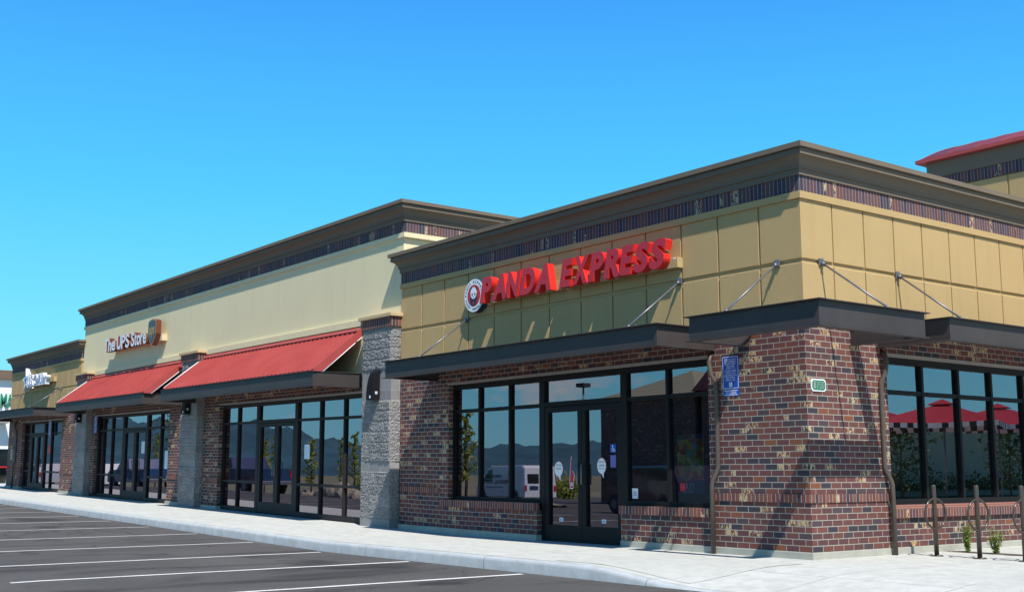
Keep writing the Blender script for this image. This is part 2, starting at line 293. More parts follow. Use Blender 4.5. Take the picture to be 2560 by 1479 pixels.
# ------------------------------------------------------------------ mesh builder
class MB:
    def __init__(s): s.v = []; s.f = []; s.m = []; s.sm = []
    def add(s, vs, fs, mi=0, smooth=False):
        o = len(s.v); s.v += [tuple(p) for p in vs]
        for f in fs: s.f.append([o + i for i in f]); s.m.append(mi); s.sm.append(smooth)
        return s
    def box(s, x0, x1, y0, y1, z0, z1, mi=0):
        vs = [(x, y, z) for z in (z0, z1) for y in (y0, y1) for x in (x0, x1)]
        return s.add(vs, [(0, 2, 3, 1), (4, 5, 7, 6), (0, 1, 5, 4), (2, 6, 7, 3), (0, 4, 6, 2), (1, 3, 7, 5)], mi)
    def bbox(s, x0, x1, y0, y1, z0, z1, b=.008, mi=0):     # box with chamfered edges
        bm = bmesh.new(); bmesh.ops.create_cube(bm, size=1)
        for v in bm.verts: v.co = Vector(((x0 + x1) / 2 + v.co.x * (x1 - x0), (y0 + y1) / 2 + v.co.y * (y1 - y0), (z0 + z1) / 2 + v.co.z * (z1 - z0)))
        bmesh.ops.bevel(bm, geom=bm.edges[:], offset=b, segments=2, affect='EDGES', profile=.5)
        bm.verts.index_update(); s.add([v.co[:] for v in bm.verts], [[v.index for v in f.verts] for f in bm.faces], mi); bm.free(); return s
    def prism(s, prof, axis, a, b, mi=0, smooth=False, caps=True):
        # prof: 2-D polygon ; axis 'x': prof=(y,z) ; 'y': prof=(x,z) ; 'z': prof=(x,y)
        def P(p, k): return {'x': (k, p[0], p[1]), 'y': (p[0], k, p[1]), 'z': (p[0], p[1], k)}[axis]
        n = len(prof); vs = [P(p, a) for p in prof] + [P(p, b) for p in prof]
        o = len(s.v); s.v += vs
        for i in range(n): j = (i + 1) % n; s.f.append([o + i, o + j, o + n + j, o + n + i]); s.m.append(mi); s.sm.append(smooth)
        if caps: s.f += [[o + i for i in range(n)][::-1], [o + n + i for i in range(n)]]; s.m += [mi, mi]; s.sm += [False, False]
        return s
    def tube(s, path, r, n=12, mi=0, closed=False, radii=None):
        P = [Vector(p) for p in path]; rings = []; up = None
        for i, p in enumerate(P):
            a = P[i - 1] if (i > 0 or closed) else p; b = P[(i + 1) % len(P)] if (i < len(P) - 1 or closed) else p
            t = (b - a).normalized()
            if up is None: up = Vector((0, 0, 1)) if abs(t.z) < .9 else Vector((1, 0, 0))
            q = t.cross(up).normalized(); up = q.cross(t).normalized()
            rr = radii[i] if radii else r
            rings.append([p + q * math.cos(2 * PI * k / n) * rr + up * math.sin(2 * PI * k / n) * rr for k in range(n)])
        o = len(s.v); [s.v.extend([tuple(c) for c in R_]) for R_ in rings]; m = len(P)
        for i in range(m if closed else m - 1):
            for k in range(n):
                s.f.append([o + i * n + k, o + i * n + (k + 1) % n, o + ((i + 1) % m) * n + (k + 1) % n, o + ((i + 1) % m) * n + k]); s.m.append(mi); s.sm.append(True)
        if not closed:
            s.f += [[o + k for k in range(n)][::-1], [o + (m - 1) * n + k for k in range(n)]]; s.m += [mi, mi]; s.sm += [False, False]
        return s
    def grid(s, fn, us, vs, mi=0, smooth=True):
        o = len(s.v); n = len(vs)
        for u_ in us:
            for v_ in vs: s.v.append(tuple(fn(u_, v_)))
        for i in range(len(us) - 1):
            for j in range(n - 1): s.f.append([o + i * n + j, o + (i + 1) * n + j, o + (i + 1) * n + j + 1, o + i * n + j + 1]); s.m.append(mi); s.sm.append(smooth)
        return s
    def build(s, name, mats, parent=None, loc=(0, 0, 0), warp=True, fixn=True):
        if not isinstance(mats, (list, tuple)): mats = [mats]
        org = Vector(parent['_o']) if parent is not None else Vector(loc)
        vs = [(x - org.x, y - org.y, (z + (W(x, z) if warp else 0)) - org.z) for x, y, z in s.v]
        me = bpy.data.meshes.new(name); me.from_pydata(vs, [], s.f)
        for m_ in mats: me.materials.append(m_)
        me.polygons.foreach_set('material_index', s.m); me.polygons.foreach_set('use_smooth', s.sm)
        if fixn:
            bm = bmesh.new(); bm.from_mesh(me); bmesh.ops.recalc_face_normals(bm, faces=bm.faces[:]); bm.to_mesh(me); bm.free()
        uv = me.uv_layers.new(name='UV'); me.update()
        dat = [0.0] * (2 * len(me.loops)); k = 0
        for p in me.polygons:
            nx, ny, nz_ = abs(p.normal.x), abs(p.normal.y), abs(p.normal.z)
            for li in p.loop_indices:
                x, y, z = s.v[me.loops[li].vertex_index]
                if nz_ > max(nx, ny): a, b_ = (x, y)
                elif nx > ny: a, b_ = (y, z)
                else: a, b_ = (x, z)
                dat[2 * li] = a; dat[2 * li + 1] = b_
        uv.data.foreach_set('uv', dat)
        o = bpy.data.objects.new(name, me); COL.objects.link(o)
        if parent is not None: o.parent = parent
        else: o.location = org
        o['_o'] = tuple(org); return o
def tag(o, label=None, cat=None, group=None, kind=None):
    if label: o['label'] = label
    if cat: o['category'] = cat
    if group: o['group'] = group
    if kind: o['kind'] = kind
    return o
def thing(name, label, cat, loc=(0, 0, 0), group=None):
    o = bpy.data.objects.new(name, None); COL.objects.link(o); o.empty_display_size = .2; o.location = loc; o['_o'] = tuple(loc)
    return tag(o, label, cat, group)
def copy_tree(o, parent=None, loc=None):
    c = o.copy(); COL.objects.link(c)
    if parent is not None: c.parent = parent
    if loc is not None: c.location = loc
    for ch in list(o.children): copy_tree(ch, c)
    return c
def glyph(body, x0, x1, z0, z1, depth, shear=0, off=0.0, res=6):
    """text outline as mesh data fitted to a rectangle; returns (verts2d+depth, faces)"""
    cu = bpy.data.curves.new('t', 'FONT'); cu.body = body; cu.size = 1; cu.extrude = .5; cu.offset = off; cu.resolution_u = res; cu.fill_mode = 'BOTH'
    ob = bpy.data.objects.new('t', cu); COL.objects.link(ob); dg = bpy.context.evaluated_depsgraph_get(); dg.update()
    me = bpy.data.meshes.new_from_object(ob.evaluated_get(dg))
    vs = [v.co.copy() for v in me.vertices]; fs = [list(p.vertices) for p in me.polygons]
    bpy.data.objects.remove(ob); bpy.data.curves.remove(cu); bpy.data.meshes.remove(me)
    if not vs: return [], []
    if shear:
        for v in vs: v.x += v.y * shear
    ax, bx = min(v.x for v in vs), max(v.x for v in vs); ay, by = min(v.y for v in vs), max(v.y for v in vs)
    for v in vs:
        v.x = x0 + (v.x - ax) / (bx - ax) * (x1 - x0) if bx > ax else x0; v.y = z0 + (v.y - ay) / (by - ay) * (z1 - z0) if by > ay else z0
        v.z = (v.z + .5) * depth       # 0 back .. depth front
    return vs, fs
def put_text(mb, body, x0, x1, z0, z1, yb, depth=.002, mi=0, shear=0, off=0.0, face='A', mi_side=None, xf=None):
    """face A: plane y=yb facing -y ; face B: plane x=yb facing +x"""
    vs, fs = glyph(body, x0, x1, z0, z1, depth, shear, off)
    if face == 'A': P = [(v.x, yb - v.z, v.y) for v in vs]
    elif face == 'B': P = [(yb + v.z, v.x, v.y) for v in vs]
    elif face == 'N': P = [(-v.x, yb + v.z, v.y) for v in vs]      # faces +y
    if xf: P = [xf(p) for p in P]
    if mi_side is None: mb.add(P, fs, mi)
    else:
        for f in fs:
            fr = all(abs(vs[i].z - depth) < 1e-5 for i in f)
            o = len(mb.v); mb.v += [P[i] for i in f]; mb.f.append(list(range(o, o + len(f)))); mb.m.append(mi if fr else mi_side); mb.sm.append(False)
def disc(mb, cx, cz, r, y0, y1, mi=0, n=48, rx=None):
    rx = rx or r
    mb.prism([(cx + rx * math.cos(2 * PI * k / n), cz + r * math.sin(2 * PI * k / n)) for k in range(n)], 'y', y0, y1, mi)

# ================================================================== THE SETTING
b = MB(); b.grid(lambda u, v: (u, v, -2.2), [-7000 + 700 * i for i in range(21)], [-7000 + 700 * i for i in range(21)])
tag(b.build('ground', M['earth'], warp=False), kind='structure')
def frange(a, b_, n): return [a + (b_ - a) * i / n for i in range(n + 1)]
b = MB()
b.grid(lambda x, y: (x, y, za(x, y)), frange(-92, -30, 20) + frange(-29, 14, 86) + frange(16, 60, 12), frange(-75, -16, 20) + frange(-15.5, -2.75, 40))
tag(b.build('parking_lot', M['asphalt'], warp=False, fixn=False), kind='structure')
b = MB()
b.grid(lambda x, y: (x, y, zs(x, y)), frange(-66, -8, 29) + frange(-7.6, 6, 68) + [8, 12, 20, 40, 60], frange(-2.68, -1, 12) + frange(-.9, 2.76, 10))
tag(b.build('sidewalk', M['sidewalk'], warp=False, fixn=False), kind='structure')
b = MB(); b.box(-.2, 60, 3.02, 40, -.4, .004)
tag(b.build('patio', M['sidewalk'], warp=False), kind='structure')
b = MB(); b.grid(lambda x, y: (x, y, -.012 + .02 * random.random()), frange(-.02, 9, 90), frange(2.72, 3.06, 5))
tag(b.build('planting_strip', M['mulch'], warp=False), kind='structure')
# kerb with a rounded nose, dying into the ramp at the corner
b = MB(); xs = frange(-66, -8, 58) + frange(-7.8, 6, 69)
def kprof(x):
    zt = zs(x, -2.8); zb = za(x, -2.85) - .12
    return [(x, -2.66, zt), (x, -2.74, zt), (x, -2.775, zt - .006), (x, -2.795, zt - .022), (x, -2.806, zt - .05), (x, -2.815, zb)]
n_ = 6
for x in xs: b.v += kprof(x)
for i in range(len(xs) - 1):
    for k in range(n_ - 1): b.f.append([i * n_ + k, i * n_ + k + 1, (i + 1) * n_ + k + 1, (i + 1) * n_ + k]); b.m.append(0); b.sm.append(True)
tag(b.build('kerb', M['kerb'], warp=False), kind='structure')
# tooled ramp surfaces
b = MB(); b.grid(lambda x, y: (x, y, zs(x, y) + .004), frange(-1.95, .35, 24), frange(-2.55, -.62, 16))
tag(b.build('ramp_surface', M['tooled'], warp=False, fixn=False), kind='structure')
b = MB(); A0, A1, A2, A3 = Vector((3.303, -2.305)), Vector((2.509, .462)), Vector((6.3, 1.5)), Vector((7.1, -1.25))
b.grid(lambda u, v: (*(A0.lerp(A1, v).lerp(A3.lerp(A2, v), u)), zs(*(A0.lerp(A1, v).lerp(A3.lerp(A2, v), u))) + .005), frange(0, 1, 26), frange(0, 1, 16))
tag(b.build('ramp_surface', M['tooled'], warp=False, fixn=False), kind='structure')
# stall lines
for x in (.80, -2.10, -4.75, -7.31, -9.79, -12.29, -14.76, -17.18, -19.40, -21.72, -24.02, -25.95, -28.0):
    y1 = -2.93 - random.random() * .03; y0 = -8.28
    b = MB(); b.grid(lambda u, v: (x + u + .004 * math.sin(v * 3), v, za(x, v) + .005), (-.052, .052), frange(y0, y1, 16))
    tag(b.build('parking_line', M['white_paint'], warp=False, fixn=False), kind='structure')
# hills to the south and west, seen mirrored in the shop windows
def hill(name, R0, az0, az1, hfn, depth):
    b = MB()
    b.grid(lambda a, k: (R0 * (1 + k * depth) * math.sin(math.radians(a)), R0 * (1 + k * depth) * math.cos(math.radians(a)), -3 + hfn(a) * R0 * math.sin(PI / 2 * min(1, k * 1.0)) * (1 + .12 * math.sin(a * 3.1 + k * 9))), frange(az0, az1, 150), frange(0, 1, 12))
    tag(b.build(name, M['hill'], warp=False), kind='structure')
def ridge(a, base, amp, s):
    return base + amp * (.5 * math.sin(a * .13 + s) + .3 * math.sin(a * .31 + s * 2.3) + .2 * math.sin(a * .83 + s * 5) + .08 * math.sin(a * 2.1 + s) + .05 * math.sin(a * 4.7 + s * 3))
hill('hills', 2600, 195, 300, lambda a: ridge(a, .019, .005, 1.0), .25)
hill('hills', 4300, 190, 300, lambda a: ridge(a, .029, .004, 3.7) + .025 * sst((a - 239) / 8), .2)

# ================================================================== BUILDINGS
CORN = [(0, 0), (.035, 0), (.035, .085), (.058, .085), (.058, .125), (.068, .150), (.088, .182), (.118, .210), (.152, .228), (.152, .232), (.172, .232), (.172, .300), (.158, .300), (.158, .318), (.212, .318), (.212, .385), (-.22, .385), (-.22, .0)]
def sweep(mb, path, prof, z0, ks=1.0, mi=0):
    """mitred moulding; path = list of (x,y,(ox,oy)) with outward mitre vectors"""
    n = len(prof); o = len(mb.v)
    for x, y, (ox, oy) in path:
        for p, z in prof: mb.v.append((x + ox * p, y + oy * p, z0 + z * ks))
    for i in range(len(path) - 1):
        for k in range(n):
            j = (k + 1) % n; mb.f.append([o + i * n + k, o + i * n + j, o + (i + 1) * n + j, o + (i + 1) * n + k]); mb.m.append(mi); mb.sm.append(False)
    for e in (0, len(path) - 1): mb.f.append([o + e * n + k for k in range(n)][::1 if e else -1]); mb.m.append(mi); mb.sm.append(False)
def ring_box(x0, x1, yb, y0, p, z0, z1):
    """outline of a shallow band wrapped round a building front (left return, front, right return)"""
    return [(x0, yb, (-1, 0)), (x0, y0, (-1, -1)), (x1, y0, (1, -1)), (x1, yb, (1, 0))], [(-.12, 0), (p, 0), (p, z1 - z0), (-.12, z1 - z0)], z0

def storefront(root, segs, ztop, zsill, frame, glass, face='A', off=0.0, transom=(2.145, 2.205), doorz=(0.0, 2.145), lowrail=None, base=0.0, d0=.10, d1=.15, side_w=.05):
    """segs: list of ('win', a, b, [mullions]) / ('door', a, b, split). a,b along the wall."""
    def bx(mb, a, b_, z0, z1, q0=d0, q1=d1 + .02):
        if face == 'A': mb.box(a, b_, off + q0, off + q1, z0, z1)
        else: mb.box(off - q1, off - q0, a, b_, z0, z1)
    def gl(mb, a, b_, z0, z1):
        if face == 'A': mb.add([(a, off + d1, z0), (b_, off + d1, z0), (b_, off + d1, z1), (a, off + d1, z1)], [(0, 1, 2, 3)])
        else: mb.add([(off - d1, a, z0), (off - d1, b_, z0), (off - d1, b_, z1), (off - d1, a, z1)], [(0, 1, 2, 3)])
    for sg in segs:
        if sg[0] == 'win':
            _, a, b_, mull = sg; mull = [m + (-.045 if face == 'A' else .045) for m in mull]; zs_ = zsill; f = MB(); gm = MB()
            bx(f, a, b_, zs_, zs_ + .065 if zs_ > .3 else zs_ + .10); bx(f, a, b_, ztop - .09, ztop)
            top, bot = ztop - .09, zs_ + (.065 if zs_ > .3 else .10)
            bx(f, a, a + side_w, bot, top); bx(f, b_ - side_w, b_, bot, top)
            cuts = [a + side_w] + [m for m in mull] + [b_ - side_w]
            for m in mull: bx(f, m - .05, m, bot, top)
            rails = [transom] + ([lowrail] if lowrail else [])
            xs_ = []
            st = a + side_w
            for m in mull: xs_.append((st, m - .05)); st = m
            xs_.append((st, b_ - side_w))
            for (p, q) in xs_:
                for (r0, r1) in rails: bx(f, p, q, r0, r1, d0 + .01, d1 + .02)
            wd = f.build('shop_window', frame, root)
            for (p, q) in xs_:
                levels = sorted([bot, top] + [z for r_ in rails for z in r_])
                for i in range(0, len(levels), 2): gl(gm, p, q, levels[i], levels[i + 1])
            gm.build('glass', glass, wd, fixn=False)
        else:
            _, a, b_, sp = sg; t0 = ztop - .09
            f = MB(); bx(f, a, b_, t0, ztop); bx(f, a, a + .085, base, t0); bx(f, b_ - .085, b_, base, t0); bx(f, a + .085, b_ - .085, doorz[1], doorz[1] + .075)
            fr = f.build('door_frame', frame, root); gm = MB(); gl(gm, a + .085, b_ - .085, doorz[1] + .075, t0); gm.build('glass', glass, fr, fixn=False)
            for (p, q, hx) in ((a + .09, sp - .004, sp - .05), (sp + .004, b_ - .09, sp + .05)):
                d = MB(); s_ = .09; zb = doorz[0] + base + .012
                bx(d, p, p + s_, zb, doorz[1] - .01, d1 - .045, d1 + .01); bx(d, q - s_, q, zb, doorz[1] - .01, d1 - .045, d1 + .01)
                bx(d, p + s_, q - s_, zb, zb + .245, d1 - .045, d1 + .01); bx(d, p + s_, q - s_, doorz[1] - .095, doorz[1] - .01, d1 - .045, d1 + .01)
                dr = d.build('door', frame, root); gm = MB(); gl(gm, p + s_, q - s_, zb + .245, doorz[1] - .095); gm.build('glass', glass, dr, fixn=False)
                h = MB(); y_ = d1 - .045
                pts = [(hx, -y_, 0.89), (hx, -(y_ - .055), .89), (hx, -(y_ - .055), 1.20), (hx, -y_, 1.20)]
                h.tube([(hx, off + (y_ - .0), .90), (hx, off + (y_ - .055), .90), (hx, off + (y_ - .055), 1.21), (hx, off + (y_ - .0), 1.21)], .011, 8)
                h.build('handle', M['rod'], dr)
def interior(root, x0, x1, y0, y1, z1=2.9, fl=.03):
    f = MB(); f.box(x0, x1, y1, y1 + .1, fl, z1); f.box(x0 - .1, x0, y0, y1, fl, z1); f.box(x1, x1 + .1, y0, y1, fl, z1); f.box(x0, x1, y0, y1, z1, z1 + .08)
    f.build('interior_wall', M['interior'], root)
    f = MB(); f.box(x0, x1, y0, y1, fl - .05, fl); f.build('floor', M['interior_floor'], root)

def beam_x(mb, x0, x1, y, z0, z1, fl=.055, th=.012, cap=True):
    """steel channel seen from the front (web at y, flanges proud)"""
    mb.bbox(x0, x1, y, y + .05, z0 + .012, z1 - .012, .004)
    mb.bbox(x0 - (fl if cap else 0), x1 + (fl if cap else 0), y - fl, y + .08, z1 - .012, z1, .003); mb.bbox(x0 - (fl if cap else 0), x1 + (fl if cap else 0), y - fl * .5, y + .08, z0, z0 + .012, .003)
def beam_y(mb, x, y0, y1, z0, z1, fl=.055, sgn=1, capf=.0):
    """channel running in y; web face at x, flanges towards sgn*x"""
    mb.bbox(min(x, x - sgn * .05), max(x, x - sgn * .05), y0, y1, z0 + .012, z1 - .012, .004)
    a, b_ = sorted((x + sgn * fl, x - sgn * .08)); mb.bbox(a, b_, y0 - capf, y1 + capf, z1 - .0125, z1 - .0005, .003)
    a, b_ = sorted((x + sgn * fl * .5, x - sgn * .08)); mb.bbox(a, b_, y0 - capf, y1 + capf, z0 + .0005, z0 + .0125, .003)
def tie_rod(parent, p0, p1):
    f = MB(); f.tube([p0, p1], .0135, 10)
    d = (Vector(p1) - Vector(p0)).normalized(); q = Vector(p0)
    f.tube([q + d * .02, q + d * .075], .028, 8)
    if abs(d.x) > abs(d.y): f.bbox(p0[0] - .012, p0[0] + .012, p0[1] - .045, p0[1] + .045, p0[2] - .05, p0[2] + .05, .003)
    else: f.bbox(p0[0] - .045, p0[0] + .045, p0[1] - .012, p0[1] + .012, p0[2] - .05, p0[2] + .05, .003)
    e = Vector(p1) - d * .05; f.tube([e, Vector(p1)], .02, 8)
    f.build('tie_rod', M['rod'], parent)
def drainpipe(parent, kx, ky, face, ztop, zb=0.0):
    f = MB()
    def P(s_, d, z): return (kx + s_, ky - d, z) if face == 'A' else (kx + d, ky - s_, z)
    f.tube([P(0, -.02, ztop), P(0, .05, ztop - .06), P(.0, .075, ztop - .14), P(.02, .07, ztop - .30), P(.075, .03, ztop - .42), P(.08, .028, ztop - .60), P(.08, .028, 1.16), P(.065, .032, 1.11), P(.02, .07, .98), P(.005, .08, .92), P(.0, .08, zb)], .033, 14)
    f.build('downpipe', M['pipe'], parent)

# ------------------------------------------------------------------ building 1: the restaurant on the corner
R1 = thing('restaurant_building', 'gold stucco and brick corner restaurant building with dark steel canopies', 'shop building', (-5, 3, 0))
# brick walls
f = MB(); f.box(-9.72, -8.09, 0, .20, .088, 2.95)                        # left brick bay
f.box(-8.09, -5.53, .0, .20, .088, .475); f.box(-3.52, -1.70, .0, .20, .088, .475)     # under the windows
f.box(-8.09, -1.70, .004, .20, 2.692, 2.95)                                # over the opening
f.box(-1.70, 0, 0, .20, .088, 2.95)
f.box(-.20, 0, .20, 1.70, .088, 2.95)
f.box(-.20, -.004, 1.70, 6.25, .088, .475); f.box(-.20, -.004, 1.70, 6.25, 2.692, 2.95); f.box(-.20, 0, 6.25, 14, .088, 2.95)
f.build('brick_wall', M['brick'], R1)
f = MB(); f.box(-8.32, -5.53, -.035, .06, .475, .597); f.build('window_sill', M['rowlock'], R1)
f = MB(); f.box(-3.52, -1.70, -.035, .06, .475, .597); f.build('window_sill', M['rowlock'], R1)
f = MB(); f.add([(-.12, 1.70, .475), (.045, 1.70, .475), (.045, 1.70, .590), (-.12, 1.70, .655), (-.12, 6.25, .475), (.045, 6.25, .475), (.045, 6.25, .590), (-.12, 6.25, .655)], [(0, 1, 2, 3), (4, 7, 6, 5), (1, 5, 6, 2), (2, 6, 7, 3), (0, 3, 7, 4), (0, 4, 5, 1)])
f.build('window_sill', M['rowlock'], R1)
f = MB(); f.box(-1.70, .014, -.014, .05, .70, .805); f.box(-.05, .0145, .05, 1.70, .7002, .8048); f.build('brick_ledge', M['rowlock'], R1)
f = MB(); f.box(-9.72, -8.36, -.014, .05, .70, .805); f.build('brick_ledge', M['rowlock'], R1)
f = MB(); f.bbox(-9.74, -5.53, -.02, .15, -.25, .088, .006); f.build('plinth', M['plinth'], R1)
f = MB(); f.bbox(-3.52, .022, -.02, .15, -.25, .088, .006); f.bbox(-.15, .0225, .15, 14, -.25, .0875, .006); f.build('plinth', M['plinth'], R1)
f = MB(); f.box(-8.11, -1.68, -.010, .16, 2.655, 2.692); f.build('lintel', M['lintel'], R1)
f = MB(); f.box(-.16, .010, 1.69, 6.27, 2.655, 2.692); f.build('lintel', M['lintel'], R1)
# stucco: backing wall and raised panels with reveals
f = MB(); ZB, ZH0, ZH1, ZT = 2.95, 3.771, 3.824, 4.617
f.box(-9.735, -.025, .025, .3, ZB, 4.95); f.box(-.3, -.0255, .3, 14, ZB, 4.95)
def panel(face, a, c, z0, z1):
    r = .008
    if face == 'A': f.prism([(.03, z0), (r, z0), (0, z0 + r), (0, z1 - r), (r, z1), (.03, z1)], 'x', a, c)
    else: f.prism([(-.03, z0), (-r, z0), (0, z0 + r), (0, z1 - r), (-r, z1), (-.03, z1)], 'y', a, c)
gx = [-9.735] + [-9.01, -8.244, -7.478, -6.70, -5.931, -5.172, -4.382, -3.637, -2.892, -2.154, -1.445, -.702] + [0]
for i in range(len(gx) - 1):
    a = gx[i] + (.018 if i else 0); c = gx[i + 1] - (.018 if i < len(gx) - 2 else 0)
    panel('A', a, c, ZB, ZH0); panel('A', a, c, ZH1, ZT)
gy = [.03] + [.652 + .68 * k for k in range(19)]
for i in range(len(gy) - 1):
    a = gy[i] + (.013 if i else 0); c = gy[i + 1] - .013
    panel('B', a, c, ZB, ZH0); panel('B', a, c, ZH1, ZT)
f.build('stucco_wall', M['stucco_gold'], R1)
pth = lambda y0, x0=-9.735, yr=.12, ye=14: [(x0, yr, (-1, 0)), (x0, y0, (-1, -1)), (0, y0, (1, -1)), (0, ye, (1, 0))]
f = MB(); sweep(f, pth(0), [(-.02, 0), (.030, 0), (.030, .092), (-.02, .098)], ZT - .003); f.build('stucco_trim', M['stucco_gold'], R1)
f = MB(); sweep(f, pth(0), [(-.02, 0), (.012, 0), (.012, .225), (-.02, .225)], 4.706); f.build('brick_frieze', M['soldier'], R1)
f = MB(); sweep(f, pth(0), CORN, 4.922); f.build('cornice', M['cornice'], R1)
f = MB(); f.box(-9.6, -.25, .25, 13.9, 4.7, 4.78); f.build('flat_roof', M['roof_dark'], R1)
# storefronts
storefront(R1, [('win', -8.09, -5.53, [-7.21, -6.325]), ('door', -5.53, -3.52, -4.525), ('win', -3.52, -1.70, [-2.54])], 2.655, .597, M['frame'], M['glass_clear'], base=.0)
storefront(R1, [('win', 1.70, 6.25, [2.66, 3.56, 4.435, 5.335])], 2.655, .655, M['frame'], M['glass_clear'], face='B', off=0, side_w=.06)
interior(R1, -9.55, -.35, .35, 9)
# main canopy, corner canopy, side canopy
CZ0, CZ1 = 2.74, 3.045
f = MB(); beam_x(f, -8.50, -1.56, -1.10, CZ0, CZ1); beam_y(f, -8.50, -1.05, -.005, CZ0, CZ1, sgn=-1); beam_y(f, -1.56, -1.05, -.005, CZ0, CZ1, sgn=1)
f.box(-8.44, -1.62, -1.03, -.019, 2.955, 2.985)
for k_ in range(7): f.box(-8.44 + k_ * 1.12, -8.30 + k_ * 1.12 + .12 * (k_ % 2), -.03, -.006, 2.957, 2.983)
c1 = f.build('canopy', M['bronze'], R1)
tie_rod(c1, (-2.189, -.012, 3.797), (-2.195, -1.04, 3.055)); tie_rod(c1, (-7.50, -.012, 3.797), (-7.49, -1.04, 3.055))
f = MB(); q = 1.10
beam_x(f, -.97, q, -q, CZ0, CZ1 + .02); beam_y(f, q, -q + .05, .985, CZ0 + .001, CZ1 + .019, sgn=1, capf=.05); beam_y(f, -.97, -q + .05, -.005, CZ0, CZ1 + .018, sgn=-1)
f.bbox(.005, q - .05, .935, .985, CZ0 + .012, CZ1, .004); f.bbox(.005, q - .05, .90, 1.04, CZ0 + .0015, CZ0 + .012, .003); f.bbox(.005, q - .05, .90, 1.04, CZ1 + .004, CZ1 + .018, .003)
c2 = f.build('canopy', M['bronze'], R1)
tie_rod(c2, (-.399, -.012, 3.80), (-.395, -1.04, 3.075)); tie_rod(c2, (.012, .375, 3.80), (1.04, .330, 3.075))
f = MB(); beam_y(f, q, 1.53, 9.0, CZ0 + .01, CZ1 + .01, sgn=1, capf=.05)
f.bbox(.005, q - .05, 1.53, 1.58, CZ0 + .022, CZ1, .004); f.bbox(.005, q + .02, 1.475, 1.62, CZ0 + .0115, CZ0 + .022, .003); f.bbox(.005, q + .04, 1.475, 1.62, CZ1 - .002, CZ1 + .0095, .003); f.box(.008, q - .07, 1.60, 8.95, 2.955, 2.985)
c3 = f.build('canopy', M['bronze'], R1)
tie_rod(c3, (.012, 2.05, 3.80), (1.04, 1.93, 3.065)); tie_rod(c3, (.012, 5.6, 3.80), (1.04, 5.6, 3.065))
drainpipe(R1, -1.60, -.0, 'A', 2.72); drainpipe(R1, .0, 1.60, 'B', 2.72)

# ------------------------------------------------------------------ building 2: the cream building with two red metal awnings
R2 = thing('shop_building', 'tall cream stucco shop building with two red metal awnings and grey block piers', 'shop building', (-19.5, 3, g(-19.5)))
f = MB()
for a, c in ((-19.18, -18.24), (-11.15, -10.87), (-21.55, -20.27), (-28.0, -27.70)):
    f.box(a, c, 0, .2, .088, 2.95)
f.box(-18.24, -11.15, .004, .2, 2.692, 2.95); f.box(-27.70, -21.55, .004, .2, 2.692, 2.95); f.build('brick_wall', M['brick'], R2)
for a, c in ((-19.18, -18.22), (-21.57, -20.27)):
    f = MB(); f.bbox(a, c, -.03, .15, -.25, .088, .006); f.build('plinth', M['plinth'], R2)
    f = MB(); f.box(a, c, -.018, .05, .70, .805); f.build('brick_ledge', M['rowlock'], R2)
for a, c in ((-18.26, -11.13), (-27.72, -21.53)):
    f = MB(); f.box(a, c, -.010, .16, 2.655, 2.692); f.build('lintel', M['lintel'], R2)
f = MB(); f.box(-29.26, -9.74, .03, 6, 2.952, 5.98); f.build('stucco_wall', M['stucco_cream'], R2)
f = MB()
for a, c in ((-19.20, -10.87), (-28.0, -20.24)): f.prism([(.035, 4.03), (-.022, 4.035), (-.022, 4.170), (.035, 4.182)], 'x', a, c)
p2 = [(-29.26, 6, (-1, 0)), (-29.26, .03, (-1, -1)), (-9.70, .03, (1, -1)), (-9.70, 6, (1, 0))]
sweep(f, p2, [(-.02, 0), (.040, .004), (.040, .098), (-.02, .104)], 5.652); f.build('stucco_trim', M['stucco_cream'], R2)
f = MB(); sweep(f, p2, [(-.02, 0), (.014, 0), (.014, .235), (-.02, .235)], 5.757); f.build('brick_frieze', M['soldier'], R2)
f = MB(); sweep(f, p2, [(p, z * 1.02) for p, z in CORN], 5.975); f.build('cornice', M['cornice'], R2)
f = MB(); f.box(-29.1, -9.9, .2, 5.9, 5.8, 5.9); f.build('flat_roof', M['roof_dark'], R2)
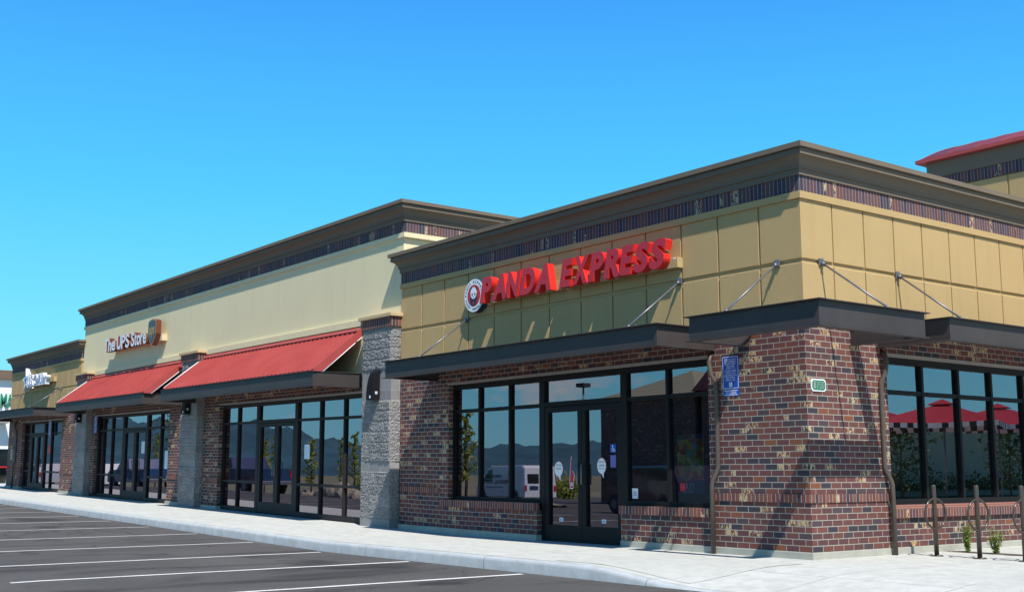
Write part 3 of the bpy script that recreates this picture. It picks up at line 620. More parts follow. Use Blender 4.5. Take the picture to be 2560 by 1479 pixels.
def pier(root, x0, x1, faces_side=True):
    zb = -.2; yf = -.19
    f = MB(); mis = []
    smooth_bands = [(-.2, .16), (1.06, 1.262), (2.44, 3.05)]
    def is_s(z): return any(a - 1e-6 <= z < b_ - 1e-6 for a, b_ in smooth_bands)
    nz_s = [zb + .0254 * k for k in range(int((3.89 - zb) / .0254) + 1)]
    rnd = random.Random(int(-x0 * 10)); cx = frange(x0, x1, 42); cy = frange(yf, .02, 8)
    H = {}
    def dsp(u, z):
        if is_s(z): return 0
        k = (round(u, 3), round(z, 3))
        if k not in H:
            blk = int(z / .2032) * 31 + int(u / .406)
            H[k] = .004 + rnd.random() * .020 + .010 * math.sin(blk * 7.3)
            if (z / .2032) % 1 < .08: H[k] = .008
        return H[k]
    for i in range(len(cx) - 1):
        for j in range(len(nz_s) - 1):
            z0, z1 = nz_s[j], nz_s[j + 1]; sm = is_s((z0 + z1) / 2)
            d = (lambda u, z: 0) if sm else dsp
            P = [(cx[i], yf - d(cx[i], z0), z0), (cx[i + 1], yf - d(cx[i + 1], z0), z0), (cx[i + 1], yf - d(cx[i + 1], z1), z1), (cx[i], yf - d(cx[i], z1), z1)]
            if i == 0: P[0] = (x0, yf, z0); P[3] = (x0, yf, z1)
            if i == len(cx) - 2: P[1] = (x1, yf, z0); P[2] = (x1, yf, z1)
            f.add(P, [(0, 1, 2, 3)], 1 if sm else 0)
    for i in range(len(cy) - 1):
        for j in range(len(nz_s) - 1):
            z0, z1 = nz_s[j], nz_s[j + 1]; sm = is_s((z0 + z1) / 2); d = (lambda u, z: 0) if sm else (lambda u, z: dsp(u + 50, z) * (0 if abs(u - yf) < .001 else 1))
            f.add([(x1 + d(cy[i], z0), cy[i], z0), (x1 + d(cy[i + 1], z0), cy[i + 1], z0), (x1 + d(cy[i + 1], z1), cy[i + 1], z1), (x1 + d(cy[i], z1), cy[i], z1)], [(0, 1, 2, 3)], 1 if sm else 0)
    f.box(x0, x1 - .004, yf + .004, .03, zb, 3.89, 1)
    pr = f.build('block_pier', [M['cmu_split'], M['cmu_smooth']], root, fixn=False)
    f = MB(); f.box(x0 - .04, x1 + .05, yf - .045, .028, 3.885, 4.075); f.build('brick_band', M['rowlock'], pr)
    f = MB(); f.bbox(x0 - .085, x1 + .095, yf - .085, .027, 4.075, 4.145, .006); f.build('cap', M['cap'], pr)
pier(R2, -10.87, -9.78); pier(R2, -20.27, -19.20); pier(R2, -29.10, -28.02)
def mulls(*a): return list(a)
storefront(R2, [('win', -18.24, -16.25, [-17.27]), ('door', -16.25, -14.24, -15.245), ('win', -14.24, -11.15, [-13.12 + .045, -12.03])], 2.655, .02, M['frame2'], M['glass'], lowrail=(.70, .76), base=.02)
storefront(R2, [('win', -27.70, -25.42, [-27.14 + .0, -26.35]), ('door', -25.42, -23.42, -24.42), ('win', -23.42, -21.55, [-22.35])], 2.655, .02, M['frame2'], M['glass'], lowrail=(.70, .76), base=.02)
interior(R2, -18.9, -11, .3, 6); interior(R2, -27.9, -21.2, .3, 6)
def awning(root, x0, x1, px0, px1):
    f = MB(); beam_x(f, x0, x1, -1.10, CZ0 + .01, CZ1 + .005, fl=.03); beam_y(f, x0, -1.05, -.005, CZ0 + .01, CZ1 + .005, sgn=-1, fl=.02); beam_y(f, x1, -1.05, -.005, CZ0 + .01, CZ1 + .005, sgn=1, fl=.02)
    f.box(x0 + .06, x1 - .06, -1.03, -.008, 2.94, 2.97)
    aw = f.build('awning', M['bronze'], root)
    y0, z0, y1, z1 = -1.09, 3.070, -.01, 3.935
    dy, dz = y1 - y0, z1 - z0; ln = math.hypot(dy, dz); ny, nz__ = -dz / ln, dy / ln
    f = MB(); f.prism([(y0, z0), (y1, z1), (y1 - ny * .02, z1 - nz__ * .02), (y0 - ny * .02, z0 - nz__ * .02)], 'x', px0, px1)
    n = int(round((px1 - px0) / .203)); h = .027
    for k in range(n + 1):
        x = px0 + .02 + (px1 - px0 - .04) * k / n; a = .014
        o = len(f.v)
        for (yy, zz) in ((y0, z0), (y1, z1)):
            f.v += [(x - a, yy, zz), (x - a * .9, yy + ny * h, zz + nz__ * h), (x + a * .98, yy + ny * h, zz + nz__ * h), (x + a, yy, zz)]
        for k2 in range(3): f.f.append([o + k2, o + k2 + 1, o + 4 + k2 + 1, o + 4 + k2]); f.m.append(0); f.sm.append(False)
        f.f += [[o, o + 3, o + 2, o + 1], [o + 4, o + 5, o + 6, o + 7]]; f.m += [0, 0]; f.sm += [False, False]
    f.build('metal_roof', M['redmetal'], aw)
    f = MB()       # ridge flashing and rake boards
    f.prism([(y1 - .075, z1 - .01), (y1 - .075, z1 + .004), (y1, z1 + .075), (.02, z1 + .082), (.02, z1 + .02)], 'x', px0 - .02, px1 + .02)
    for xx, s_ in ((px1, 1), (px0, -1)):
        a, c = sorted((xx, xx + s_ * .03)); f.prism([(y0, z0 + .035), (y0, z0 - .03), (y0 + .18, z0 - .03), (y1, z1 - .13), (y1, z1 + .05)], 'x', a, c)
    f.build('edge_flashing', M['redmetal'], aw)
    for xx, s_ in ((px1, 1), (px0, -1)):
        f = MB()
        P = [(xx + s_ * .034, y0 + .19, z0 - .038), (xx + s_ * .034, y1, z1 - .138)] if s_ > 0 else [(xx - .034, y0 - .01, z0 + .028), (xx - .034, y1, z1 + .055)]
        f.tube(P, .009 if s_ > 0 else .014, 6); f.build('edge_trim', M['white'], aw)
awning(R2, -19.36, -11.24, -19.16, -11.27); awning(R2, -28.16, -20.64, -28.02, -20.60)

# ------------------------------------------------------------------ building 3: low gold building at the far left
R3 = thing('shop_building', 'low gold stucco shop building at far left beyond the cream one', 'shop building', (-33.5, 3, g(-33.5)))
f = MB(); f.box(-37.7, -35.90, 0, .2, .088, 2.95); f.box(-31.10, -29.12, 0, .2, .088, 2.95); f.box(-35.90, -31.10, .004, .2, 2.692, 2.95); f.box(-37.7, -37.5, .2, 8, .088, 2.95); f.build('brick_wall', M['brick'], R3)
for a, c in ((-37.73, -35.88), (-31.12, -29.12)):
    f = MB(); f.bbox(a, c, -.03, .15, -.25, .088, .006); f.build('plinth', M['plinth'], R3)
    f = MB(); f.box(a, c, -.018, .05, .70, .805); f.build('brick_ledge', M['rowlock'], R3)
f = MB(); f.box(-35.92, -31.08, -.010, .16, 2.655, 2.692); f.build('lintel', M['lintel'], R3)
f = MB(); f.box(-37.70, -29.35, .025, 8, 2.95, 4.95)
g3 = [-37.70] + [-37.70 + .70 * k for k in range(1, 12)] + [-29.35]
for i in range(len(g3) - 1):
    a = g3[i] + (.012 if i else 0); c = g3[i + 1] - .012; panel('A', a, c, ZB, ZH0); panel('A', a, c, ZH1, ZT)
f.build('stucco_wall', M['stucco_gold'], R3)
p3 = [(-37.70, 8, (-1, 0)), (-37.70, 0, (-1, -1)), (-29.35, 0, (1, -1)), (-29.35, .06, (1, 0))]
f = MB(); sweep(f, p3, [(-.02, 0), (.030, 0), (.030, .092), (-.02, .098)], ZT - .003); f.build('stucco_trim', M['stucco_gold'], R3)
f = MB(); sweep(f, p3, [(-.02, 0), (.012, 0), (.012, .225), (-.02, .225)], 4.706); f.build('brick_frieze', M['soldier'], R3)
f = MB(); sweep(f, p3, CORN, 4.922); f.build('cornice', M['cornice'], R3)
storefront(R3, [('win', -35.90, -35.10, []), ('door', -35.10, -33.40, -34.25), ('win', -33.40, -31.10, [-32.55])], 2.655, .02, M['frame2'], M['glass'], lowrail=(.70, .76), base=.02)
interior(R3, -37.4, -30, .3, 6)
f = MB(); beam_x(f, -37.5, -30.55, -1.10, CZ0, CZ1); beam_y(f, -37.5, -1.05, -.005, CZ0, CZ1, sgn=-1); beam_y(f, -30.55, -1.05, -.005, CZ0, CZ1, sgn=1); f.box(-37.45, -30.6, -1.03, -.008, 2.955, 2.985)
c4 = f.build('canopy', M['bronze'], R3)
tie_rod(c4, (-31.4, -.012, 3.797), (-31.4, -1.04, 3.055)); tie_rod(c4, (-36.3, -.012, 3.797), (-36.3, -1.04, 3.055))
drainpipe(R3, -36.6, 0, 'A', 2.72, g(-36.6) * 0)

# ------------------------------------------------------------------ tower with a curved red roof, behind at the right
R4 = thing('tower_building', 'gold stucco tower with curved red metal roof behind the restaurant', 'tower building', (-.5, 11, 0))
TX0, TX1, TY0, TY1 = -3.22, 4.5, 8.0, 15.0
f = MB(); f.box(TX0, TX1, TY0 + .02, TY1, 4.0, 6.95)
for k in range(10):
    a = TX0 + .80 * k; panel_z = (4.0, 6.50)
    f.prism([(TY0 + .03, 4.0), (TY0, 4.0), (TY0, 6.50), (TY0 + .03, 6.50)], 'x', a + (.02 if k else 0), min(TX1, a + .78))
f.build('stucco_wall', M['stucco_gold'], R4)
f = MB(); f.box(TX0 - .012, TX1, TY0 - .015, TY1, 6.515, 6.735); f.build('brick_frieze', M['soldier'], R4)
f = MB(); f.box(TX0 - .04, TX1, TY0 - .04, TY1, 6.737, 7.04); f.build('cornice', M['cornice'], R4)
arc = [(TY0 - .15 + 2.3 * t / (PI / 2), 7.10 + .66 * math.sin(t)) for t in frange(0, PI / 2, 14)]
arc2 = arc + [(2 * arc[-1][0] - y, z) for y, z in arc[-2::-1]]
f = MB(); f.prism(arc2, 'x', TX0 - .18, TX1, smooth=True)
for k in range(14):
    x = TX0 - .17 + .58 * k
    o = len(f.v)
    for (y, z) in arc2: f.v += [(x - .009, y, z), (x - .009, y, z + .009), (x + .009, y, z + .009), (x + .009, y, z)]
    for i in range(len(arc2) - 1):
        for q2 in range(3): f.f.append([o + i * 4 + q2, o + i * 4 + q2 + 1, o + (i + 1) * 4 + q2 + 1, o + (i + 1) * 4 + q2]); f.m.append(0); f.sm.append(False)
f.build('metal_roof', M['redmetal'], R4, fixn=False)
f = MB(); f.box(TX0 - .20, TX1, TY0 - .17, TY0 - .02, 7.045, 7.115); f.box(TX0 - .20, TX0 - .05, TY0 - .02, TY1, 7.0455, 7.1145); f.build('gutter', M['redmetal'], R4)

# ------------------------------------------------------------------ white store far beyond, at the left edge
R5 = thing('store_building', 'white store with brown roof edge and green letters at left edge', 'store building', (-66, 3, .3))
f = MB(); f.box(-75, -60, -3, 14, 2.45, 6.32); f.box(-75, -60, -3, 4.5, .2, .95); f.box(-75, -60, 5.75, 14, .2, 2.45); f.build('white_wall', M['white'], R5, warp=False)
f = MB(); f.box(-75.2, -59.7, -3.2, 14.2, 6.32, 6.80); f.build('roof_edge', plain('brown_roof_edge', (.16, .10, .07), .7), R5, warp=False)
f = MB(); f.box(-75, -60.15, -3, 5.75, .95, 2.45); f.build('shop_window', M['carglass'], R5, warp=False)
f = MB(); f.box(-60.2, -59.9, -3, 5.8, 1.42, 1.50); f.build('red_stripe', M['red_face'], R5, warp=False)
f = MB(); f.box(-60.3, -59.2, -3, 5.45, 3.85, 3.95); f.build('grey_ledge', M['lintel'], R5, warp=False)

# ================================================================== SIGNS
# red channel letters and round badge of the restaurant
SG = thing('restaurant_sign', 'red slanted channel letters PANDA EXPRESS on gold stucco wall', 'sign', (-4.4, -.02, 4.0))
f = MB(); f.bbox(-6.70, -4.72, -.11, -.001, 3.985, 4.135, .004); f.build('raceway', M['raceway'], SG)
f = MB(); f.bbox(-4.60, -2.13, -.11, -.001, 3.985, 4.135, .004); f.build('raceway', M['raceway'], SG)
def letters(word, x0, x1, z0, z1, yb, depth, mf, ms, parent, shear, off, widths=None, gap=.10):
    wd = {'I': .45, 'i': .4, 'l': .4, 't': .62, 'r': .68, 'e': .92, 'a': .92, 'h': .9, 'o': .98, '.': .35, 'N': 1.15, 'A': 1.15, 'D': 1.1, 'X': 1.1, 'P': .98, 'R': 1.02, 'E': .9, 'S': .95, 'T': .95, 'U': 1.02, 'C': 1.0}
    tot = sum(wd.get(c, 1) for c in word); x = x0; u_ = (x1 - x0) / tot
    for c in word:
        wl = wd.get(c, 1) * u_; low = c in 'eaor'
        zt = z1 if not low else z0 + (z1 - z0) * .74
        if c == 't': zt = z0 + (z1 - z0) * .92
        if c == '.': zt = z0 + (z1 - z0) * .22
        b = MB(); put_text(b, c, x + gap * .25 * wl, x + wl * (1 + shear * .55) - gap * .25 * wl, z0, zt, yb, depth, 0, shear, off, 'A', 1)
        b.build('letter', [mf, ms], parent); x += wl
letters('PANDA', -6.80, -4.88, 3.985, 4.425, -.11, .14, M['red_face'], M['red_side'], SG, .24, .052)
letters('EXPRESS', -4.63, -2.25, 3.985, 4.425, -.11, .14, M['red_face'], M['red_side'], SG, .24, .052)
f = MB()
put_text(f, 'TM', -2.225, -2.165, 4.10, 4.130, -.11, .004, 0); f.build('trademark', M['white'], SG)
BD_ = thing('round_sign', 'round white and red badge sign with a panda emblem left of the red letters', 'sign', (-7.13, -.02, 4.18))
cx, cz = -7.135, 4.178
f = MB(); disc(f, cx, cz, .300, -.001, -.118, 0); f.build('sign_can', M['navy'], BD_)
f = MB(); disc(f, cx, cz, .293, -.118, -.124, 0); disc(f, cx, cz, .192, -.124, -.127, 1); f.build('sign_face', [M['white'], M['red_face']], BD_)
f = MB()       # emblem
disc(f, cx - .01, cz - .075, .112, -.1272, -.1285, 0, rx=.105); disc(f, cx + .055, cz - .02, .10, -.1273, -.12855, 0, rx=.05)
disc(f, cx - .07, cz + .125, .034, -.1272, -.1300, 0); disc(f, cx + .065, cz + .118, .036, -.1272, -.1300, 0)
disc(f, cx - .005, cz + .045, .105, -.1286, -.1305, 1, rx=.092)
disc(f, cx - .045, cz + .02, .028, -.1306, -.1315, 0, rx=.018); disc(f, cx + .040, cz + .02, .028, -.1306, -.1315, 0, rx=.018); disc(f, cx - .005, cz - .025, .010, -.1306, -.1315, 0, rx=.013)
disc(f, cx - .01, cz - .135, .028, -.1286, -.130, 2, rx=.018)
f.build('emblem', [M['black'], M['white'], M['red_face']], BD_)
f = MB()
def arc_text(mb, s_, r, a0, a1, h, flip=False, mi=0, cx=cx, cz=cz, y=-.1245, off=.0):
    n = len(s_)
    for i, c in enumerate(s_):
        if c == ' ': continue
        a = a0 + (a1 - a0) * i / (n - 1); t_ = a - PI / 2 if not flip else a + PI / 2
        vs, fs = glyph(c, -h * .36, h * .36, -h / 2, h / 2, .002, 0, off, 2)
        P = [(cx + r * math.cos(a) + v.x * math.cos(t_) - v.y * math.sin(t_), y - v.z, cz + r * math.sin(a) + v.x * math.sin(t_) + v.y * math.cos(t_)) for v in vs]
        mb.add(P, fs, mi)
arc_text(f, 'PANDA EXPRESS', .243, math.radians(176), math.radians(6), .050)
arc_text(f, 'GOURMET CHINESE FOOD', .243, math.radians(196), math.radians(344), .034, True)
f.build('lettering', M['navy'], BD_)
# parcel store sign
SU = thing('store_sign', 'white channel letters The UPS Store with brown shield on cream wall', 'sign', (-24, -.0, 4.7))
f = MB(); f.bbox(-26.1, -22.05, -.12, .029, 4.66, 4.84, .004); f.build('raceway', M['racewaycream'], SU)
letters('The', -26.38, -25.42, 4.63, 5.05, -.12, .15, M['white'], M['brownsign'], SU, 0, .03)
letters('UPS', -25.28, -24.22, 4.63, 5.05, -.12, .15, M['white'], M['brownsign'], SU, .0, .03)
letters('Store', -24.08, -22.86, 4.63, 5.05, -.12, .15, M['white'], M['brownsign'], SU, 0, .03)
def shield(k): 
    c_, t_ = -22.42, 5.28; P = [(-.30, -.06), (-.18, -.01), (0, .02), (.18, -.01), (.30, -.06), (.30, -.42), (.22, -.57), (.10, -.68), (0, -.74), (-.10, -.68), (-.22, -.57), (-.30, -.42)]
    return [(c_ + x * k, t_ - .36 + (z + .36) * k) for x, z in P]
f = MB(); f.prism(shield(1.0), 'y', -.12, -.268, 0); f.build('shield_can', M['brownsign'], SU)
f = MB(); f.prism(shield(.995), 'y', -.268, -.272, 0); f.prism(shield(.90), 'y', -.272, -.275, 1)
put_text(f, 'ups', -22.62, -22.22, 4.74, 5.06, -.275, .004, 0, 0, .01); f.build('shield_face', [M['goldsign'], M['shield']], SU)
# phone store sign
SP = thing('store_sign', 'white and blue channel letters U.S. Cellular with a star at far left', 'sign', (-33.8, 0, 4.3))
f = MB(); f.bbox(-34.6, -32.0, -.10, -.001, 4.08, 4.24, .004); f.build('raceway', M['raceway'], SP)
letters('U.S.', -34.72, -34.02, 4.00, 4.44, -.10, .14, M['white'], M['white'], SP, .1, .03)
letters('Cellular', -33.95, -32.38, 4.00, 4.44, -.10, .14, M['white'], M['white'], SP, .1, .03)
for body, a, c in (('U.S.', -34.66, -34.08), ('Cellular', -33.90, -32.45)):
    f = MB(); put_text(f, body, a, c, 4.05, 4.39, -.2405, .004, 0, .1, -.01); f.build('blue_lettering', M['uslblue'], SP)
def star(cx_, cz_, R_, r_, k=1.0): return [(cx_ + k * (R_ if i % 2 == 0 else r_) * math.cos(PI / 2 + .15 + i * PI / 5), cz_ + k * (R_ if i % 2 == 0 else r_) * math.sin(PI / 2 + .15 + i * PI / 5)) for i in range(10)]
f = MB(); f.prism(star(-35.1, 4.29, .46, .17), 'y', -.001, -.20, 0); f.prism(star(-35.1, 4.29, .46, .17, .45), 'y', -.2, -.204, 1); f.build('star', [M['white'], M['uslblue']], SP)
SM = thing('store_sign', 'green letters on the white store at the left edge', 'sign', (-60, 5.4, 4.7))
f = MB(); put_text(f, 'M', 5.10, 5.43, 4.74, 5.50, -59.98, .1, 0, 0, .02, 'B'); f.build('letter', M['green'], SM, warp=False)
f = MB(); put_text(f, 'A', 5.45, 5.76, 4.74, 5.50, -59.98, .1, 0, 0, .02, 'B'); f.build('letter', M['green'], SM, warp=False)
# parking notice on the pier
def parking_sign(x0, label, yb=-.004, z1=2.645, mount=None):
    t_ = thing('parking_sign', label, 'sign', (x0 + .15, yb, 2.4 + W(x0, 2.4)), 'blue disabled parking notices')
    x1 = x0 + .292; z0 = z1 - .445
    def rr(a, c, d, e, r, n=4):
        P = []
        for (px, pz, s0) in ((c - r, e - r, 0), (a + r, e - r, 1), (a + r, d + r, 2), (c - r, d + r, 3)):
            for k in range(n + 1): an = (s0 + k / n) * PI / 2; P.append((px + r * math.cos(an), pz + r * math.sin(an)))
        return P
    f = MB(); f.prism(rr(x0, x1, z0, z1, .02), 'y', yb, yb - .006, 1); f.prism(rr(x0 + .006, x1 - .006, z0 + .006, z1 - .006, .018), 'y', yb - .006, yb - .0066, 0); f.prism(rr(x0 + .013, x1 - .013, z0 + .013, z1 - .013, .015), 'y', yb - .0066, yb - .0072, 1)
    f.build('sign_plate', [M['white'], M['blue']], t_)
    f = MB(); y = yb - .0073; zt = z1 - .035
    for i, (tx, wdt) in enumerate((('PARKING WITH', .20), ('DMV DISABLED', .20), ('PERMIT ONLY', .19), ('VIOLATORS', .15), ('SUBJECT TO', .16), ('TOWING UNDER', .21), ('ORS 811.615', .17), ('AND FINE UP TO', .22), ('$450 UNDER', .17), ('ORS 811.630', .17))):
        c = (x0 + x1) / 2; put_text(f, tx, c - wdt / 2, c + wdt / 2, zt - .022 - i * .031, zt - i * .031, y, .001, 0)
    c = (x0 + x1) / 2; f.box(c - .028, c + .028, y - .001, y, z0 + .028, z0 + .088)
    disc(f, c - .004, z0 + .079, .006, y - .001, y - .002, 1, 10); f.box(c - .008, c - .002, y - .002, y - .001, z0 + .052, z0 + .072, 1); f.box(c - .008, c + .012, y - .002, y - .001, z0 + .052, z0 + .057, 1); disc(f, c - .002, z0 + .046, .014, y - .001, y - .002, 1, 16); disc(f, c - .002, z0 + .046, .009, y - .002, y - .0025, 0, 16)
    f.build('lettering', [M['white'], M['blue']], t_)
    f = MB(); f.prism(rr(x0 + .005, x1 + .003, z0 - .098, z0 - .006, .012), 'y', yb, yb - .005, 1)
    f.box(x0 + .03, x1 - .03, yb - .007, yb - .005, z0 - .028, z0 - .018, 0); f.box(x0 + .03, x1 - .03, yb - .007, yb - .005, z0 - .084, z0 - .074, 0)
    put_text(f, 'VAN ACCESSIBLE', x0 + .05, x1 - .05, z0 - .062, z0 - .040, yb - .005, .001, 0); f.build('lower_plate', [M['white'], M['blue']], t_)
parking_sign(-1.417, 'blue parking notice screwed to the corner brick pier, the nearest one')
parking_sign(-27.80, 'blue parking notice beside the shop window under the farther red awning')
parking_sign(-32.76, 'blue parking notice in front of the window of the far gold building', yb=.045)
AN = thing('address_plate', 'small green house number plate 1750 on the corner brick pier', 'plate', (0, .225, 2.19))
def octo(a, c, d, e, k): return [(a + k, d), (c - k, d), (c, d + k), (c, e - k), (c - k, e), (a + k, e), (a, e - k), (a, d + k)]
f = MB(); f.prism(octo(.080, .372, 2.105, 2.265, .03), 'x', .001, .012, 0); f.prism(octo(.095, .357, 2.122, 2.248, .028), 'x', .012, .015, 1); f.build('plate', [M['white'], M['green']], AN)
f = MB()
for i, c in enumerate('1750'): put_text(f, c, .125 + i * .054, .125 + i * .054 + (.030 if c == '1' else .042), 2.138, 2.232, .015, .004, 0, 0, .0, 'B')
f.build('numerals', M['lintel'], AN)

# wall lamps on the block piers
def wall_lamp(xc, label):
    z0, z1 = 2.46, 3.01; hw = .13
    t_ = thing('wall_lamp', label, 'lamp', (xc, -.2, z0 + W(xc, z0)), 'dark wedge lamps on the block piers')
    prof = [(-.205, z0), (-.205, z1 + .03), (-.212, z1 + .03)] + [(-.212 - .145 * math.sin(a), z0 + .06 + (z1 - z0 - .04) * math.cos(a)) for a in frange(.10, PI / 2, 10)] + [(-.357, z0 + .0)]
    f = MB(); f.prism(prof, 'x', xc - hw, xc + hw); f.build('housing', M['frame'], t_)
    for dx in (-.012,):
        f = MB()
        for (a, c) in ((0, 0), (.028, 0), (0, .028), (.028, .028)): f.box(xc + hw - .0, xc + hw + .002, -.31 + a, -.286 + a, z0 + .11 + c, z0 + .134 + c)
        f.build('lens', M['lens'], t_)
    f = MB()
    for (a, c) in ((0, 0), (.028, 0), (0, .028), (.028, .028)): f.box(xc - .01 + a, xc + .014 + a, -.3605, -.3565, z0 + .03 + c, z0 + .054 + c)
    f.build('lens', M['lens'], t_)
wall_lamp(-10.30, 'dark wedge wall lamp on the nearest block pier'); wall_lamp(-19.73, 'dark wedge wall lamp on the block pier between the red awnings'); wall_lamp(-28.56, 'dark wedge wall lamp on the farthest block pier')

# ================================================================== THINGS STUCK ON THE RESTAURANT GLASS
YG = .1495
def bubble(xc, zc, rx, rz, lines, label):
    t_ = thing('window_sticker', label, 'sticker', (xc, YG, zc))
    f = MB(); disc(f, xc, zc, rz * 1.06, YG, YG - .0012, 1, rx=rx * 1.07); disc(f, xc, zc, rz, YG - .0012, YG - .002, 0, rx=rx)
    f.prism([(xc - .01, zc - rz * .9), (xc + .05, zc - rz * .85), (xc + .045, zc - rz - .07)], 'y', YG - .0011, YG - .0021, 0)
    f.build('bubble', [M['white'], M['red_face']], t_)
    f = MB()
    for i, l in enumerate(lines): put_text(f, l, xc - rx * .62, xc + rx * .62, zc + .045 - i * .052, zc + .078 - i * .052, YG - .002, .0008, 0)
    f.build('lettering', M['navy'], t_)
bubble(-5.145, 1.10 + .04, .105, .118, ('Go Orange', 'Chicken!'), 'round white speech bubble sticker on the left restaurant door')
bubble(-4.105, 1.155 + .03, .100, .118, ('Psst, I am', 'on the lookout', 'for you'), 'round white speech bubble sticker on the right restaurant door')
FH = thing('window_sticker', 'red pointing foam hand sticker on the left restaurant door', 'sticker', (-4.80, YG, 1.0))
hp = [(-4.865, .83), (-4.785, .83), (-4.765, .98), (-4.755, 1.06), (-4.79, 1.11), (-4.815, 1.10), (-4.812, 1.30), (-4.825, 1.345), (-4.842, 1.30), (-4.862, 1.08), (-4.875, .95)]
f = MB(); f.prism(hp, 'y', YG, YG - .0012, 1); c_ = (-4.815, 1.02); f.prism([(c_[0] + (x - c_[0]) * .84, c_[1] + (z - c_[1]) * .94) for x, z in hp], 'y', YG - .0012, YG - .002, 0)
disc(f, -4.822, .90, .028, YG - .002, YG - .0026, 1, 20); disc(f, -4.822, .90, .013, YG - .0026, YG - .003, 0, 16); f.build('hand', [M['red_face'], M['white']], FH)
def small_sticker(name, label, x0, x1, z0, z1, mats, body=None, y=YG, txtm=0):
    t_ = thing(name, label, 'sticker', ((x0 + x1) / 2, y, z0)); f = MB(); f.box(x0, x1, y - .0012, y, z0, z1, 0)
    if body: put_text(f, body, x0 + (x1 - x0) * .2, x1 - (x1 - x0) * .2, z0 + (z1 - z0) * .25, z1 - (z1 - z0) * .3, y - .0012, .0008, 1)
    f.build('sheet', mats, t_); return t_
small_sticker('door_sticker', 'small pale hours card low on the left restaurant door', -5.135, -5.035, .315, .375, [M['lens'], M['navy']], 'PULL')
small_sticker('door_sticker', 'small pale hours card low on the right restaurant door', -4.115, -4.015, .315, .375, [M['lens'], M['navy']], 'PULL')
AC = thing('door_sticker', 'blue wheelchair access sticker high on the right restaurant door', 'sticker', (-3.83, YG, 1.45))
f = MB(); f.box(-3.90, -3.775, YG - .0012, YG, 1.385, 1.51, 0); disc(f, -3.845, 1.488, .010, YG - .0012, YG - .002, 1, 12); f.box(-3.853, -3.841, YG - .002, YG - .0012, 1.44, 1.478, 1); f.box(-3.853, -3.812, YG - .002, YG - .0012, 1.436, 1.446, 1); f.prism([(-3.82, 1.445), (-3.81, 1.445), (-3.792, 1.402), (-3.803, 1.400)], 'y', YG - .0012, YG - .002, 1)
disc(f, -3.842, 1.428, .026, YG - .0012, YG - .0018, 1, 20); disc(f, -3.842, 1.428, .018, YG - .0018, YG - .0022, 0, 20); f.build('sheet', [M['blue'], M['white']], AC)
small_sticker('door_sticker', 'violet notice below the wheelchair sticker on the right restaurant door', -3.90, -3.775, 1.16, 1.345, [plain('violet_paper', (.16, .13, .42), .5), M['white']])
small_sticker('window_notice', 'small white card in lower left corner of the window right of the restaurant doors', -3.425, -3.30, .70, .85, [M['white'], M['uslblue']], 'OPEN')
# party poster
PO = thing('poster', 'tall colourful food poster reading PARTY behind the right restaurant window', 'poster', (-2.24, .17, .9))
def postermat():
    m, t, b = nm('food_poster_print'); tc = t.nodes.new('ShaderNodeTexCoord')
    v = t.nodes.new('ShaderNodeTexVoronoi'); v.inputs['Scale'].default_value = 9; t.links.new(tc.outputs['Object'], v.inputs['Vector'])
    sp = t.nodes.new('ShaderNodeSeparateColor'); t.links.new(v.outputs['Color'], sp.inputs[0])
    r = ramp(t, sp.outputs[0], [(0, (.55, .22, .06)), (.2, (.85, .60, .08)), (.4, (.15, .42, .08)), (.55, (.70, .13, .05)), (.7, (.90, .80, .35)), (.85, (.10, .50, .65))], 'CONSTANT'); n = nz(t, 40, 5, .7)
    c = mix(t, r.outputs[0], ramp(t, n.outputs['Fac'], [(.3, (.3,)*3), (.7, (1.5,)*3)]).outputs[0], .9, 'MULTIPLY'); t.links.new(c.outputs[0], b.inputs['Base Color']); b.inputs['Roughness'].default_value = .5; return m
yp = .175; x0, x1 = -2.50, -1.98
f = MB(); f.box(x0, x1, yp, yp + .004, .78, 1.62, 0); f.box(x0, x0 + .17, yp - .001, yp, 1.55, 1.62, 1); f.box(x0 + .17, x0 + .33, yp - .001, yp, 1.55, 1.62, 2); f.box(x0 + .33, x1, yp - .001, yp, 1.55, 1.62, 3)
f.prism([(x0, 1.02), (x0 + .17, .96), (x0 + .33, 1.02), (x0 + .33, .98), (x1, .98), (x1, .78), (x0, .78)], 'y', yp - .0008, yp - .0016, 3); f.box(x0 + .03, x0 + .33, yp - .0022, yp - .0016, .935, .965, 4)
f.build('print', [postermat(), M['green'], M['goldsign'], plain('poster_blue', (.02, .10, .32), .5), M['red_face']], PO)
f = MB(); put_text(f, 'PARTY', x0 + .04, x0 + .34, .84, .93, yp - .0018, .001, 0, 0, .01); put_text(f, 'PLATTERS', x0 + .08, x0 + .30, .80, .825, yp - .0018, .001, 0); f.build('lettering', M['white'], PO)
# notices on the other shops
small_sticker('window_notice', 'white paper notice inside window of the nearer red awning shop', -13.93, -13.68, 1.30, 1.62, [M['lens'], M['white']], y=.148)
small_sticker('window_notice', 'framed paper notice on the door under the farther red awning', -23.98, -23.70, 1.42, 1.78, [M['lens'], M['goldsign']], y=.148)
small_sticker('window_notice', 'tall pale poster in right window under the farther red awning', -22.15, -21.78, .98, 1.50, [M['lens'], M['white']], y=.148)
f = MB(); disc(f, -32.95, 1.56, .17, .1485, .1470, 0, 20); tag(f.build('window_notice', M['red_face']), 'red round sticker on window of the far gold building', 'sticker')
MT = MB(); MT.bbox(-36.95, -36.72, -.09, -.001, 1.15, 1.62, .006); tag(MT.build('meter_box', M['lintel']), 'small grey green utility box on brick wall at far left', 'utility box')

